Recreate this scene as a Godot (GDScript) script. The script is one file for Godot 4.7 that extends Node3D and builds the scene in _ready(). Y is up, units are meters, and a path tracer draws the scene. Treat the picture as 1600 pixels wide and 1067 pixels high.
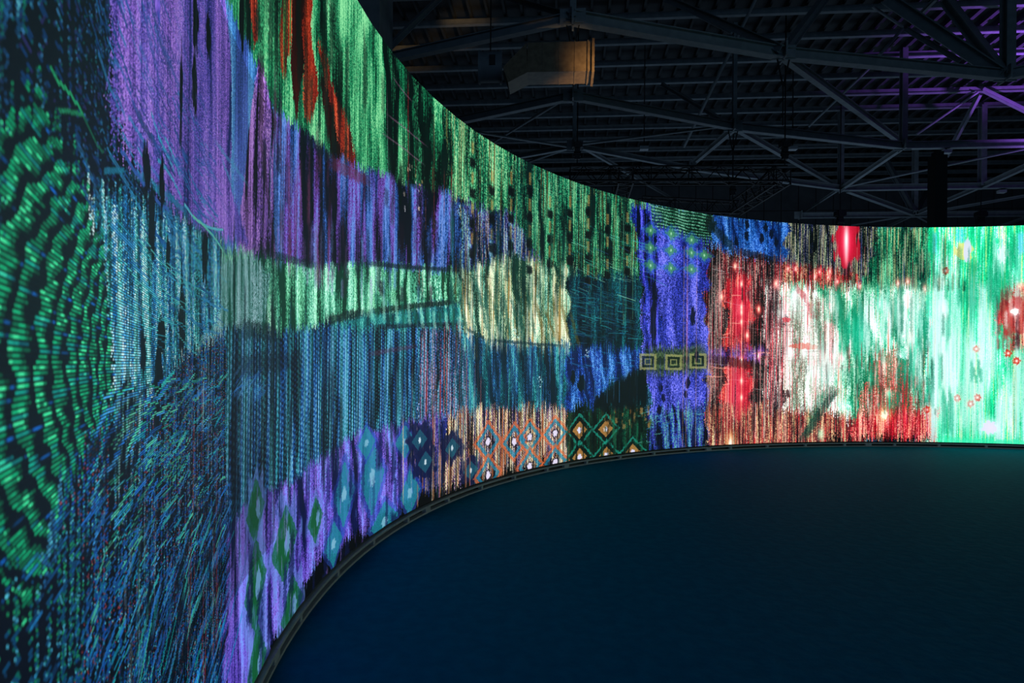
extends Node3D
# A dark exhibition hall. A ring of curved video wall, a low ground beam at its foot, a blue carpet inside it, and
# the steel roof of the hall above. Metres; the photographer stands at the origin and looks along -z.

const RING_X := 7.2422
const RING_Z := -4.1562
const RING_R := 8.4261          # radius of the glowing face
const LED_LOW := 0.1060       # height of the lowest row of LEDs
const LED_HIGH := 4.1061
const PITCH := 0.00390625      # 128 LEDs in half a metre
const MAP_S := -1.5            # the zone map: where along the wall it starts, and cells per metre
const MAP_N := 100.0
const MAP_W := 2210
const MAP_H := 430
const MAP_LOW := -0.1

var zone_map := PackedByteArray()
var zone_number: Array[PackedFloat32Array] = []
var speckle := PackedFloat32Array()
var noise_a := FastNoiseLite.new()
var noise_b := FastNoiseLite.new()
var dice := RandomNumberGenerator.new()
var sheets: Array[Dictionary] = []
var rows_done: Array = []

var black_metal: StandardMaterial3D
var rail_paint: StandardMaterial3D
var steel: StandardMaterial3D
var beam_mesh: ArrayMesh
var pipe_mesh: ArrayMesh
var hall_turn := Basis(Vector3.UP, deg_to_rad(-5.0))


func _ready() -> void:
	# camera
	var cam := Camera3D.new()
	cam.name = "camera"
	add_child(cam)
	var eye := CameraAttributesPhysical.new()
	eye.frustum_focal_length = 24.0
	eye.frustum_focus_distance = 6.5
	eye.exposure_aperture = 10.0
	cam.attributes = eye
	cam.position = Vector3(0, 1.4558, 0)
	cam.rotation = Vector3(0, 0, deg_to_rad(0.5))
	cam.set_frustum(0.05 * 1067.0 / 1052.9070, Vector2(0, 0.05 * (571.6380 - 533.5) / 1052.9070), 0.05, 200.0)
	cam.current = true
	# surroundings: the hall is closed, so next to nothing comes from outside
	var env := Environment.new()
	env.background_mode = Environment.BG_COLOR
	env.background_color = Color(0.004, 0.006, 0.01)
	env.tonemap_mode = Environment.TONE_MAPPER_LINEAR
	env.tonemap_exposure = 1.0
	env.sdfgi_enabled = true
	env.ssao_enabled = true
	env.ssil_enabled = true
	var world := WorldEnvironment.new()
	world.name = "surroundings"
	world.environment = env
	add_child(world)
	# the rest of the hall beyond the ring: dim work light from below, a purple wash from the right
	area_light("hall_spill", Vector3(9, 3.5, -25), Vector2(22, 10), Color(0.72, 0.86, 1.0), 24.0, Vector3(0, 1, 0))
	area_light("hall_spill_front", Vector3(7, 7.5, 15), Vector2(20, 4), Color(0.62, 0.8, 1.0), 40.0, Vector3(-0.15, 0.22, -1))
	spot_light("purple_wash", Vector3(19.5, 4.6, -18.0), Vector3(17.4, 12.0, -19.8), 38.0, Color(0.62, 0.36, 0.92), 380.0)
	spot_light("warm_work_light", Vector3(3.6, 5.2, -10.4), Vector3(1.45, 7.4, -13.6), 9.5, Color(1.0, 0.78, 0.52), 48)

	materials()
	dice.seed = 77
	prepare_noise()
	hall()
	video_wall()
	ground_beam()
	floor_covering()
	roof_frame()
	roof_things()


# ---------------------------------------------------------------- lights and materials

func area_light(called: String, at: Vector3, size: Vector2, tint: Color, energy: float, towards: Vector3) -> void:
	var l := AreaLight3D.new()
	l.name = called
	l.area_size = size
	l.light_color = tint
	l.light_energy = energy
	l.shadow_enabled = true
	add_child(l)
	l.look_at_from_position(at, at + towards, Vector3(0, 0, 1) if absf(towards.normalized().y) > 0.9 else Vector3.UP)


func spot_light(called: String, at: Vector3, to: Vector3, angle: float, tint: Color, energy: float) -> void:
	var l := SpotLight3D.new()
	l.name = called
	l.spot_angle = angle
	l.spot_angle_attenuation = 1.0
	l.spot_range = 60.0
	l.spot_attenuation = 2.0
	l.light_color = tint
	l.light_energy = energy
	l.light_size = 0.15
	l.shadow_enabled = true
	add_child(l)
	l.look_at_from_position(at, to, Vector3.UP)


func paint(called: String, c: String, rough: float, metal := 0.0) -> StandardMaterial3D:
	var m := StandardMaterial3D.new()
	m.resource_name = called
	m.albedo_color = Color(c)
	m.roughness = rough
	m.metallic = metal
	return m


func grained(called: String, low: String, high: String, rough: float, scale: float, bump: float, metal := 0.0) -> StandardMaterial3D:
	var m := paint(called, "ffffff", rough, metal)
	var n := FastNoiseLite.new()
	n.seed = 5
	n.frequency = 0.02
	n.fractal_octaves = 5
	var ramp := Gradient.new()
	ramp.set_color(0, Color(low))
	ramp.set_color(1, Color(high))
	var t := NoiseTexture2D.new()
	t.width = 256
	t.height = 256
	t.seamless = true
	t.noise = n
	t.color_ramp = ramp
	m.albedo_texture = t
	m.uv1_triplanar = true
	m.uv1_world_triplanar = true
	m.uv1_scale = Vector3.ONE * scale
	if bump > 0.0:
		var b := NoiseTexture2D.new()
		b.width = 256
		b.height = 256
		b.seamless = true
		b.noise = n
		b.as_normal_map = true
		b.bump_strength = bump
		m.normal_enabled = true
		m.normal_texture = b
	return m


func materials() -> void:
	black_metal = paint("black_metal", "0c0d0f", 0.5)
	rail_paint = grained("worn_rail_paint", "b0b0aa", "c4c3bd", 0.6, 3.0, 0.0)
	steel = grained("grey_painted_steel", "6c7478", "868e92", 0.55, 0.6, 0.0)


# ---------------------------------------------------------------- shapes

func quad(st: SurfaceTool, a: Vector3, b: Vector3, c: Vector3, d: Vector3) -> void:   # clockwise, seen from its front
	var n := (c - a).cross(b - a).normalized()
	for p in [[a, Vector2(0, 0)], [b, Vector2(1, 0)], [c, Vector2(1, 1)], [a, Vector2(0, 0)], [c, Vector2(1, 1)], [d, Vector2(0, 1)]]:
		st.set_normal(n)
		st.set_uv(p[1])
		st.add_vertex(p[0])


func block(st: SurfaceTool, at: Vector3, half: Vector3, turn := Basis.IDENTITY) -> void:
	var v: Array[Vector3] = []
	for i in 8:
		v.append(at + turn * Vector3(half.x * (1 if i & 1 else -1), half.y * (1 if i & 2 else -1), half.z * (1 if i & 4 else -1)))
	quad(st, v[6], v[7], v[5], v[4])
	quad(st, v[3], v[2], v[0], v[1])
	quad(st, v[2], v[6], v[4], v[0])
	quad(st, v[7], v[3], v[1], v[5])
	quad(st, v[2], v[3], v[7], v[6])
	quad(st, v[4], v[5], v[1], v[0])


func rod(st: SurfaceTool, a: Vector3, b: Vector3, r: float, sides := 8) -> void:
	var along := (b - a).normalized()
	var x := along.cross(Vector3.UP if absf(along.y) < 0.9 else Vector3.RIGHT).normalized()
	var y := x.cross(along)
	for i in sides:
		var t0 := TAU * i / sides
		var t1 := TAU * (i + 1) / sides
		var p0 := (x * cos(t0) + y * sin(t0)) * r
		var p1 := (x * cos(t1) + y * sin(t1)) * r
		for p in [[a + p0, p0], [b + p1, p1], [b + p0, p0], [a + p0, p0], [a + p1, p1], [b + p1, p1]]:
			st.set_normal((p[1] as Vector3).normalized())
			st.set_uv(Vector2.ZERO)
			st.add_vertex(p[0])
		for p in [b, b + p0, b + p1]:
			st.set_normal(along)
			st.set_uv(Vector2.ZERO)
			st.add_vertex(p)
		for p in [a, a + p1, a + p0]:
			st.set_normal(-along)
			st.set_uv(Vector2.ZERO)
			st.add_vertex(p)


func begin() -> SurfaceTool:
	var st := SurfaceTool.new()
	st.begin(Mesh.PRIMITIVE_TRIANGLES)
	return st


func piece(called: String, st: SurfaceTool, m: Material, parent: Node = self) -> MeshInstance3D:
	var o := MeshInstance3D.new()
	o.name = called
	o.mesh = st.commit()
	o.mesh.surface_set_material(0, m)
	parent.add_child(o, true)
	return o


func shared(called: String, mesh: Mesh, place: Transform3D, parent: Node) -> MeshInstance3D:
	var o := MeshInstance3D.new()
	o.name = called
	o.mesh = mesh
	o.transform = place
	parent.add_child(o, true)
	return o


func thing(called: String, label: String, category: String, at := Vector3.ZERO, kind := "", group := "") -> Node3D:
	var o := Node3D.new()
	o.name = called
	o.position = at
	add_child(o, true)
	o.set_meta("label", label)
	o.set_meta("category", category)
	if kind:
		o.set_meta("kind", kind)
	if group:
		o.set_meta("group", group)
	return o


func on_ring(s: float, h: float, r := RING_R) -> Vector3:     # s: metres along the wall, from abreast of the camera
	var a := deg_to_rad(210.0) - s / RING_R
	return Vector3(RING_X + r * cos(a), h, RING_Z - r * sin(a))


# ---------------------------------------------------------------- the picture on the video wall
# The wall shows a woven, torn and knitted collage. It is computed LED by LED from zones of cloth laid out along the
# wall (s) and up it (h), then threads, stitches, beads and glows are drawn on top.

func prepare_noise() -> void:
	for n in [noise_a, noise_b]:
		n.noise_type = FastNoiseLite.TYPE_SIMPLEX
		n.fractal_type = FastNoiseLite.FRACTAL_NONE
		n.frequency = 1.0
	noise_a.seed = 11
	noise_b.seed = 23
	noise_b.fractal_type = FastNoiseLite.FRACTAL_FBM
	noise_b.fractal_octaves = 2
	speckle.resize(65536)
	for i in 65536:
		speckle[i] = dice.randf()
	zone_map.resize(MAP_W * MAP_H)


# kind of weave; dark, two main and light colours; frequencies and strengths; accent thread; outline in (s, h)
func zone(weave: int, colors: String, numbers: Array, accent: String, outline: Array) -> void:
	var z := PackedFloat32Array([weave])
	for c in colors.split(" "):
		var k := Color(c)
		z.append_array([k.r, k.g, k.b])
	for v in numbers:
		z.append(v)
	var ac := Color(accent)
	z.append_array([ac.r, ac.g, ac.b])
	zone_number.append(z)
	var id := zone_number.size() - 1
	var pts := PackedVector2Array()
	var lo := Vector2(1e6, 1e6)
	var hi := -lo
	for i in outline.size() / 2:
		var p := Vector2((outline[i * 2] - MAP_S) * MAP_N, (outline[i * 2 + 1] - MAP_LOW) * MAP_N)
		pts.append(p)
		lo = lo.min(p)
		hi = hi.max(p)
	for y in range(maxi(0, int(lo.y)), mini(MAP_H, int(hi.y) + 1)):       # fill row by row between the crossings
		var cross := PackedFloat32Array()
		var yy := y + 0.5
		for i in pts.size():
			var a := pts[i]
			var b := pts[(i + 1) % pts.size()]
			if (a.y <= yy) != (b.y <= yy):
				cross.append(a.x + (yy - a.y) / (b.y - a.y) * (b.x - a.x))
		cross.sort()
		for k in cross.size() / 2:
			for x in range(clampi(int(round(cross[k * 2])), 0, MAP_W), clampi(int(round(cross[k * 2 + 1])), 0, MAP_W)):
				zone_map[y * MAP_W + x] = id


func lay_out_zones() -> void:
	zone(0, "041022 1e5080 2a6a80 6aa0b8", [6, 3, 0.6, 0, 30, 0.5, 0.5, 0.5, 0, 0], "000000", [-2, -1, 21, -1, 21, 5, -2, 5])
	zone(0, "0c1a30 0e4a70 1a5a88 60b0c0", [6, 4, 0.6, 0, 40, 0.5, 0.5, 0.4, 0, 0.2], "0a8a60", [-2, -1, 1.4, -1, 1.4, 5, -2, 5])
	zone(0, "1c2260 7a52ac 5a48a4 a078c8", [3, 5, 0.6, 0, 50, 0.5, 0.6, 0.5, 0, 0], "000000", [1.1, 1.9, 2.6, 2.2, 2.6, 5, 0.9, 5])
	zone(0, "031a18 1e8a60 4aa878 8ccf98", [3, 2.2, 0.85, 0.05, 24, 0.45, 0.45, 0.42, 0, 0], "000000", [2.6, 2.9, 7, 2.9, 7, 5, 2.6, 5])
	zone(0, "0a1440 6648b4 7a5cc0 6a8cd4", [3, 3.4, 0.75, 0.22, 26, 0.3, 0.5, 0.4, 0, 0], "000000", [2.3, -1, 8, -1, 8, 0.7, 2.3, 0.5])
	zone(2, "030c18 0a3a66 2a2a60 3a78a0", [4, 2, 0.3, 0, 30, 0.2, 0.3, 0.9, 0, 0.22], "0a5a60", [0.418, 1.64, 1.091, 2.004, 1.105, 1.772, 1.523, 1.753, 0.909, 1.617, 0.611, 1.656, 0.42, 1.584])  # dark_weave
	zone(0, "021412 1a8058 3c9a6c 8cd09c", [3, 2.2, 0.85, 0.05, 24, 0.45, 0.45, 0.42, 0, 0], "000000", [2.397, 2.743, 5.26, 4.447, 6.162, 4.311, 7.237, 4.405, 8.335, 4.369, 9.65, 4.472, 10.961, 4.462, 12.25, 4.342, 12.268, 2.945, 10.176, 2.782, 8.905, 3.353, 7.964, 3.233, 7.339, 3.229, 4.655, 2.81, 3.963, 2.736, 3.307, 2.611, 3.052, 2.688, 2.457, 2.652])  # green_curtain
	zone(0, "060a1c 2f5c9e 744aa6 6c8cc8", [5, 3.2, 0.8, 0.06, 26, 0.5, 0.5, 0.36, 0, 0], "5a1e38", [3.026, 2.703, 3.307, 2.626, 3.962, 2.754, 4.654, 2.831, 7.339, 3.262, 7.963, 3.269, 8.905, 3.376, 10.176, 2.782, 10.179, 2.558, 8.293, 2.403, 5.25, 2.117, 4.4, 1.964, 2.724, 1.851, 2.881, 2.376])  # blue_purple_folds
	zone(0, "14305c 4a8cc8 5a70c8 88bce0", [3, 3, 0.5, 0.1, 40, 0.5, 0.5, 0.7, 0, 0], "000000", [2.342, 2.712, 2.513, 2.682, 3.201, 2.712, 2.782, 1.88, 2.329, 1.845, 2.304, 2.375])  # blue_strand_sheet
	zone(0, "0c0618 a878d0 7a56b0 c8a0e0", [6, 6, 0.6, -0.12, 40, 0.5, 0.6, 0.3, 0, 0], "4a1a30", [3.075, 2.717, 3.226, 2.736, 3.372, 2.606, 3.46, 1.969, 2.7, 1.866, 2.883, 2.327])  # lilac_edge
	zone(0, "1a2468 9c74d8 7c66cc b896e4", [3, 5, 0.45, -0.03, 50, 0.4, 0.7, 0.62, 0, 0], "000000", [1.026, 1.968, 2.397, 2.743, 2.575, 2.581, 2.622, 2.061, 2.984, 1.931, 1.521, 1.784, 1.106, 1.75, 0.984, 1.796, 1.045, 1.828])  # purple_cloth
	zone(0, "043c2c 74c49c 60b496 b8ecd4", [4, 4.2, 0.75, 0.03, 30, 0.4, 0.6, 0.45, 0, 0], "0a3a30", [2.276, 1.82, 3.46, 1.963, 4.397, 2.05, 5.247, 2.212, 8.133, 2.54, 8.14, 2.202, 5.257, 1.834, 4.547, 1.721, 3.603, 1.604, 2.736, 1.593, 2.186, 1.507, 2.074, 1.697])  # mint_band
	zone(0, "0a5a4a 84b4b4 78a8a8 a8c8d0", [6, 7, 0.6, 0.02, 60, 0.5, 0.7, 0.55, 0, 0], "0a3a30", [1.971, 1.759, 3.083, 1.903, 3.336, 1.861, 3.219, 1.614, 2.736, 1.588, 2.186, 1.497, 1.888, 1.499])  # pale_mint_left
	zone(0, "073e44 2a8884 1e7a80 6cc0b4", [4, 4, 0.7, 0.05, 40, 0.3, 0.5, 0.6, 0, 0], "000000", [4.477, 1.717, 7.984, 2.159, 7.99, 1.826, 5.848, 1.763, 5.117, 1.656])  # teal_band
	zone(3, "020c18 1c5c9a 2e8894 6fa8c4", [9, 3, 0.5, 0, 20, 0.55, 0.5, 0.5, 0.5, 0.1], "0a3a34", [2.343, 1.551, 2.735, 1.597, 3.603, 1.61, 4.546, 1.725, 5.26, 1.72, 6.448, 1.821, 7.91, 1.908, 7.923, 1.248, 7.773, 0.934, 7.232, 0.901, 6.467, 0.94, 5.138, 0.897, 4.435, 0.817, 3.762, 0.785, 3.376, 0.798, 2.884, 0.85, 2.487, 0.789, 2.36, 1.189])  # blue_knit
	zone(3, "04101c 22609e 2e8090 9aa8c8", [12, 4, 0.4, 0, 24, 0.55, 0.6, 0.6, 0.4, 0.16], "a02a30", [6.676, 1.81, 7.911, 1.894, 7.928, 0.96, 7.232, 0.921, 6.694, 0.971])  # blue_knit_red
	zone(0, "0a1444 7656c4 8a6cd0 7a9ce4", [3, 3.4, 0.75, 0.22, 26, 0.3, 0.5, 0.4, 0, 0], "000000", [2.432, 0.325, 2.467, 0.752, 2.539, 0.861, 2.823, 0.9, 3.76, 0.845, 4.433, 0.865, 5.136, 0.953, 8.398, 0.934, 8.42, -0.285, 4.102, -0.295, 3.16, -0.041])  # purple_ikat
	zone(0, "06103a 162a70 302a78 6a5cb4", [5, 4, 0.7, 0.1, 26, 0.4, 0.5, 0.5, 0, 0.12], "c0a070", [6.469, 0.881, 7.386, 0.924, 8.398, 0.934, 8.42, -0.285, 6.486, 0.101])  # indigo_ground
	zone(0, "021a18 14805c 3ea272 9cd0a0", [7, 3, 0.7, 0.1, 30, 0.7, 0.6, 0.5, 0.1, 0.16], "6a4a2a", [7.164, 4.196, 8.335, 4.369, 10.311, 4.209, 10.333, 2.8, 8.906, 3.329, 7.963, 3.255, 7.183, 3.289])  # drip_green
	zone(0, "02171a 0e6a52 26926a 7cba90", [9, 3, 0.55, 0.02, 26, 0.8, 0.6, 0.45, 0.25, 0.16], "5a3a1e", [8.891, 4.19, 10.584, 4.339, 12.25, 4.342, 12.223, 2.92, 10.333, 2.773, 9.704, 2.754, 8.906, 3.329])  # net_green
	zone(0, "050d20 22508a 4a4a9a 8cb8c0", [9, 4, 0.7, 0.08, 30, 0.7, 0.6, 0.4, 0.1, 0.2], "b09a70", [7.621, 3.179, 8.905, 3.376, 9.735, 2.775, 9.738, 2.602, 7.637, 2.364])  # drip_blue
	zone(0, "08382e bcd2b0 8cc4ae e6ecd0", [4, 2.6, 0.95, 0.1, 30, 0.4, 0.4, 0.55, 0.15, 0.18], "8a6a30", [7.665, 2.479, 8.914, 2.849, 9.734, 2.844, 10.394, 2.871, 10.411, 1.754, 9.406, 1.724, 8.305, 1.751, 7.678, 1.846])  # cream_cloth
	zone(0, "03202e 0c6a70 2a6a9c 58aeb0", [6, 2.6, 0.7, 0.14, 30, 0.6, 0.5, 0.5, 0.15, 0.1], "20305a", [7.677, 1.867, 8.304, 1.766, 10.379, 1.771, 10.393, 0.873, 7.928, 0.96])  # teal_cloth
	zone(0, "14101a a89878 6e5c98 f0e4c0", [14, 4, 0.5, 0, 34, 1.5, 0.5, 0.7, 0.2, 0.24], "a8582e", [7.309, 0.916, 7.928, 0.975, 10.393, 0.892, 10.407, -0.081, 8.341, -0.27, 7.329, -0.072])  # multi_threads
	zone(0, "02131c 053a44 042c40 1a7078", [5, 4, 0.6, 0, 30, 0.3, 0.5, 0.7, 0, 0], "000000", [10.301, 2.788, 12.162, 2.935, 12.191, 0.665, 10.331, 0.84])  # dark_net
	zone(0, "041c4a 2a66ae 2450a8 6ca4dc", [6, 4, 0.7, 0.2, 30, 0.4, 0.6, 0.4, 0.15, 0], "000000", [10.286, 1.732, 12.116, 1.748, 12.272, 1.44, 11.831, 1.307, 11.369, 1.269, 11.14, 1, 10.925, 0.814, 10.299, 0.859])  # blue_patch
	zone(0, "010809 042e28 063a2e 147a58", [9, 3, 0.5, 0, 34, 0.5, 0.4, 0.8, 0, 0.1], "3a2410", [10.33, 0.876, 12.492, 0.843, 12.594, -0.036, 10.344, -0.028])  # lattice_ground
	zone(0, "141e60 5a62cc 4450c4 8c8cf0", [3, 3, 0.5, 0.05, 60, 0.3, 0.8, 0.75, 0, 0], "000000", [12.056, 4.002, 13.635, 3.715, 13.678, 0.008, 12.442, 0.007, 12.372, 0.763, 12.103, 1.594])  # violet_cloth
	zone(0, "040a2a 2038a0 3c3cb0 6a70e0", [8, 6, 0.9, 0.1, 40, 0.4, 0.5, 0.25, 0, 0], "000000", [11.841, 4.04, 12.208, 4.056, 12.396, 3.666, 12.499, 2.754, 12.574, 1.6, 12.27, 1.596, 12.069, 3.029])  # violet_left_blue
	zone(0, "030a24 1c3a9c 4240b0 6cb0b4", [6, 5, 0.9, 0.1, 40, 0.3, 0.6, 0.25, 0, 0.12], "3a7a5a", [12.251, 0.766, 13.639, 0.84, 13.648, 0.01, 12.321, 0.015])  # violet_bottom
	zone(4, "03140f 1e5844 2c6a54 7ab098", [4, 3, 0.3, 0, 40, 0.3, 0.7, 0.8, 0.6, 0], "000000", [12.177, 4.154, 13.849, 4.159, 13.826, 3.644, 13.592, 3.623, 12.939, 3.687, 12.486, 3.782])  # black_net_top
	zone(0, "08204e 1e5ca2 2a60b0 6a9cd8", [5, 4, 0.5, 0.2, 30, 0.4, 0.6, 0.6, 0, 0], "000000", [13.776, 4.173, 15.481, 4.149, 15.325, 3.428, 14.403, 3.476, 13.636, 3.605])  # cobalt_patch
	zone(0, "08080c 24282e 382028 a89c90", [12, 3, 0.5, 0, 40, 0.9, 0.6, 0.7, 0, 0.2], "b82838", [13.592, 3.601, 14.403, 3.476, 15.298, 3.427, 15.276, 2.914, 15.407, 0.702, 13.625, 0.729])  # circuit_dark
	zone(0, "500a18 c01830 a00e28 ff7a60", [5, 2.5, 0.5, 0, 40, 0.6, 0.5, 0.9, 0, 0.18], "ffb0a0", [14.064, 3.08, 14.578, 3.088, 14.632, 0.711, 14.752, -0.037, 13.867, -0.001, 14.051, 1.619])  # circuit_red
	zone(0, "1c0c24 6a509c 4a3c90 9a80c8", [4, 4, 0.4, 0, 40, 0.3, 0.6, 0.8, 0, 0.1], "c04060", [13.584, 1.812, 15.342, 1.809, 15.343, 1.635, 14.424, 1.601, 13.587, 1.547])  # violet_bar
	zone(0, "24141c a8785c 8a4040 f0e0b0", [14, 4, 0.4, 0, 44, 0.9, 0.6, 0.9, 0.1, 0.25], "c82a34", [13.595, 0.796, 16.911, 0.769, 16.919, -0.077, 15.327, -0.055, 13.604, 0.012])  # circuit_foot
	zone(0, "1a1a20 88908c 905a60 e8e8e0", [8, 3, 0.5, 0, 40, 0.8, 0.6, 0.9, 0, 0.22], "c83848", [14.832, 3.01, 15.383, 3.058, 15.543, 0.701, 14.94, 0.707])  # grey_pink
	zone(0, "0e7050 c4f0d8 9ce0bc fcfffc", [5, 2.6, 0.95, 0.06, 30, 0.45, 0.5, 0.9, 0, 0.06], "c8503c", [15.274, 3.03, 16.889, 3.093, 18.36, 3.118, 18.38, 0.71, 18.295, -0.066, 16.208, 0.697, 15.38, 0.702])  # white_mint
	zone(0, "6a7060 e8f4e4 c8e0d0 ffffff", [5, 3, 0.8, 0.08, 30, 0.6, 0.7, 0.9, 0, 0.12], "c03040", [15.278, 2.681, 15.816, 2.934, 16.556, 2.123, 16.338, 0.697, 15.38, 0.702])  # white_core
	zone(0, "03060a 1c3a38 262a5c a0a890", [14, 4, 0.4, 0, 44, 1, 0.5, 0.6, 0, 0.22], "b0a880", [15.372, 4.2, 16.879, 4.201, 18.26, 4.144, 18.269, 3.095, 16.701, 3.006, 15.355, 3.197])  # dark_threads
	zone(0, "140a0a 7a4a38 5a2020 d8c8a0", [14, 4, 0.4, 0, 44, 0.9, 0.6, 0.8, 0, 0.3], "c82838", [15.298, 3.404, 16.825, 3.259, 16.89, 2.986, 15.275, 2.96])  # brown_row
	zone(0, "021e1c 0a6a4c 107c58 70c098", [8, 2.4, 0.6, 0, 36, 0.7, 0.5, 0.9, 0, 0.14], "b8a078", [17.289, 4.163, 18.283, 4.168, 18.292, 3.047, 16.89, 2.986])  # green_haze
	zone(0, "0aa070 22dc9e 44e4b0 dcfcf0", [7, 1.8, 0.55, 0, 26, 0.75, 0.35, 2, 0, 0.12], "c8c87c", [18.19, 4.228, 20.6, 4.3, 20.6, 4.3, 20.6, -0.2, 20.6, -0.2, 18.249, -0.067, 18.17, 1.185])  # turquoise
	zone(0, "4a0c10 c41830 a83040 ffb0a0", [9, 3, 0.45, 0, 40, 0.8, 0.5, 2, 0, 0.2], "e8b890", [16.825, 0.554, 17.122, 0.877, 17.4, 1.297, 17.703, 1.061, 18.058, 0.706, 18.335, 0.65, 18.339, 0.114, 16.728, 0.054])  # red_foot
	zone(0, "0e5a40 b05040 8a4a40 ffd0c0", [9, 3, 0.6, 0, 40, 0.7, 0.6, 2, 0, 0.25], "c02030", [17.164, 1.654, 17.576, 1.896, 17.938, 1.183, 18.059, 0.647, 16.85, 0.578])  # red_veil
	zone(0, "2a0a10 c01c2c 7a2418 ff9080", [8, 3, 0.4, 0, 40, 0.6, 0.5, 2, 0, 0.2], "d8c0a0", [19.324, 2.732, 19.52, 2.988, 20.172, 3.067, 20.181, 1.85, 19.498, 1.907])  # red_glow_cloth
	zone(1, "021014 04a878 20b884 6ad8a0", [0, 0, 0, 0, 0, 0, 0.5, 0, 0, 0], "084c84", [0.42, 1.592, 0.522, 1.634, 0.636, 1.646, 0.908, 1.632, 0.996, 1.587, 1.013, 1.461, 0.968, 1.384, 0.88, 1.36, 0.734, 1.354, 0.7, 1.309, 0.627, 1.307, 0.509, 1.329, 0.428, 1.353])  # green_dots
	zone(0, "03202e 3cbcc0 1a88c8 d0fff8", [16, 9, 0.6, 0.3, 60, 0.5, 0.8, 0.72, 0, 0.06], "0a4a4a", [0.908, 1.635, 1.109, 1.693, 1.968, 1.816, 2.44, 1.831, 2.449, 1.64, 2.289, 1.549, 1.639, 1.445, 1.541, 1.414, 1.07, 1.393, 0.976, 1.414, 0.986, 1.586])  # teal_strands
	zone(2, "010810 0a4a90 0a6a80 60c0d0", [10, 6, 0.5, 0, 40, 0.45, 1.1, 0.35, 0, 0.42], "8a3a40", [0.968, 1.388, 1.582, 1.415, 1.985, 1.485, 2.452, 1.556, 2.532, 1.516, 2.562, 0.856, 2.487, 0.298, 1.515, 0.777, 0.43, 1.29, 0.428, 1.354, 0.627, 1.305, 0.737, 1.295, 0.774, 1.339])  # tangle_low
	zone(2, "030c1a 0a4a70 0a6a60 4aa0b8", [8, 4, 0.4, 0, 40, 0.4, 0.5, 0.8, 0, 0.34], "1a8a60", [0.428, 1.353, 0.509, 1.329, 0.627, 1.305, 0.841, 1.328, 0.928, 1.27, 0.889, 1.181, 0.814, 1.111, 0.43, 1.29])  # tangle_dark
	zone(0, "3a0808 a8402a 842828 c8704a", [6, 5, 0.5, 0.05, 40, 0.4, 0.5, 0.8, 0, 0], "1a6a40", [2.794, 2.976, 3.059, 3.131, 3.07, 2.844, 3, 2.752])  # red_fold
	zone(0, "3a0808 b0482c 8a3a24 d8804a", [6, 5, 0.5, 0.05, 40, 0.4, 0.5, 0.8, 0, 0.2], "2a8a50", [3.537, 3.415, 3.772, 3.556, 3.709, 3.059, 3.571, 2.853, 3.529, 2.913])  # red_fold
	zone(0, "120406 3a0c0e 240608 5a1410", [6, 4, 0.5, 0, 40, 0.2, 0.3, 2, 0, 0], "000000", [3.772, 3.556, 4.026, 3.707, 3.978, 3.078, 3.881, 2.76, 3.771, 2.82, 3.71, 3.026])  # maroon_fold
	zone(0, "4a1208 b0482c 9a3424 d07048", [6, 4, 0.4, 0.05, 40, 0.4, 0.5, 2, 0, 0], "000000", [3.999, 3.691, 4.107, 3.756, 4.192, 3.283, 4.31, 3.069, 4.231, 2.917, 4.069, 2.828, 3.992, 3.084])  # red_fold
	zone(0, "3a0c08 a83c26 7a2a24 cc6a48", [5, 4, 0.6, 0.05, 40, 0.4, 0.5, 0.7, 0, 0], "000000", [4.299, 3.41, 4.496, 3.385, 4.757, 3.206, 5.077, 3.124, 5.199, 2.918, 4.882, 2.859, 4.43, 3.236])  # red_fold
	zone(0, "0c0608 3a1414 2a0c10 6a2a24", [6, 4, 0.6, 0, 40, 0.3, 0.5, 2, 0, 0], "000000", [4.43, 3.236, 4.882, 2.868, 4.683, 2.815, 4.453, 2.967, 4.32, 3.189])  # maroon_fold
	zone(0, "000206 000308 00030a 010408", [1, 1, 0, 0, 1, 0, 0, 2, 0, 0], "000000", [2.916, 0.082, 3.081, 0.128, 3.915, 0.144, 4.046, 0.198, 4.452, 0.256, 4.731, 0.203, 5.156, 0.211, 5.417, 0.175, 5.885, 0.222, 6.484, 0.219, 6.786, 0.242, 7.4, 0.196, 8.333, 0.169, 8.615, 0.145, 8.959, 0.196, 9.196, 0.134, 9.431, 0.181, 10.059, 0.156, 10.218, -0.014, 8.808, -0.139, 7.407, -0.155, 5.309, -0.13])  # black_sole
	zone(0, "010206 020308 02030a 040608", [1, 1, 0, 0, 1, 0, 0, 2, 0, 0], "000000", [16.148, 0.142, 16.343, 0.176, 16.728, 0.126, 16.916, 0.173, 17.591, 0.2, 18.063, 0.181, 18.179, 0.087, 16.148, 0.059])  # black_sole


func sheet(s0: float, s1: float, h0: float, h1: float, w: int, h: int, dots: int) -> int:
	sheets.append({"s0": s0, "s1": s1, "h0": h0, "h1": h1, "w": w, "h": h, "dots": dots})
	return sheets.size() - 1


func weave_row(job: int) -> void:
	var sh: Dictionary = sheets[job >> 12]
	var iy := job & 4095
	rows_done[job >> 12][iy] = weave_line(sh, iy)


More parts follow.
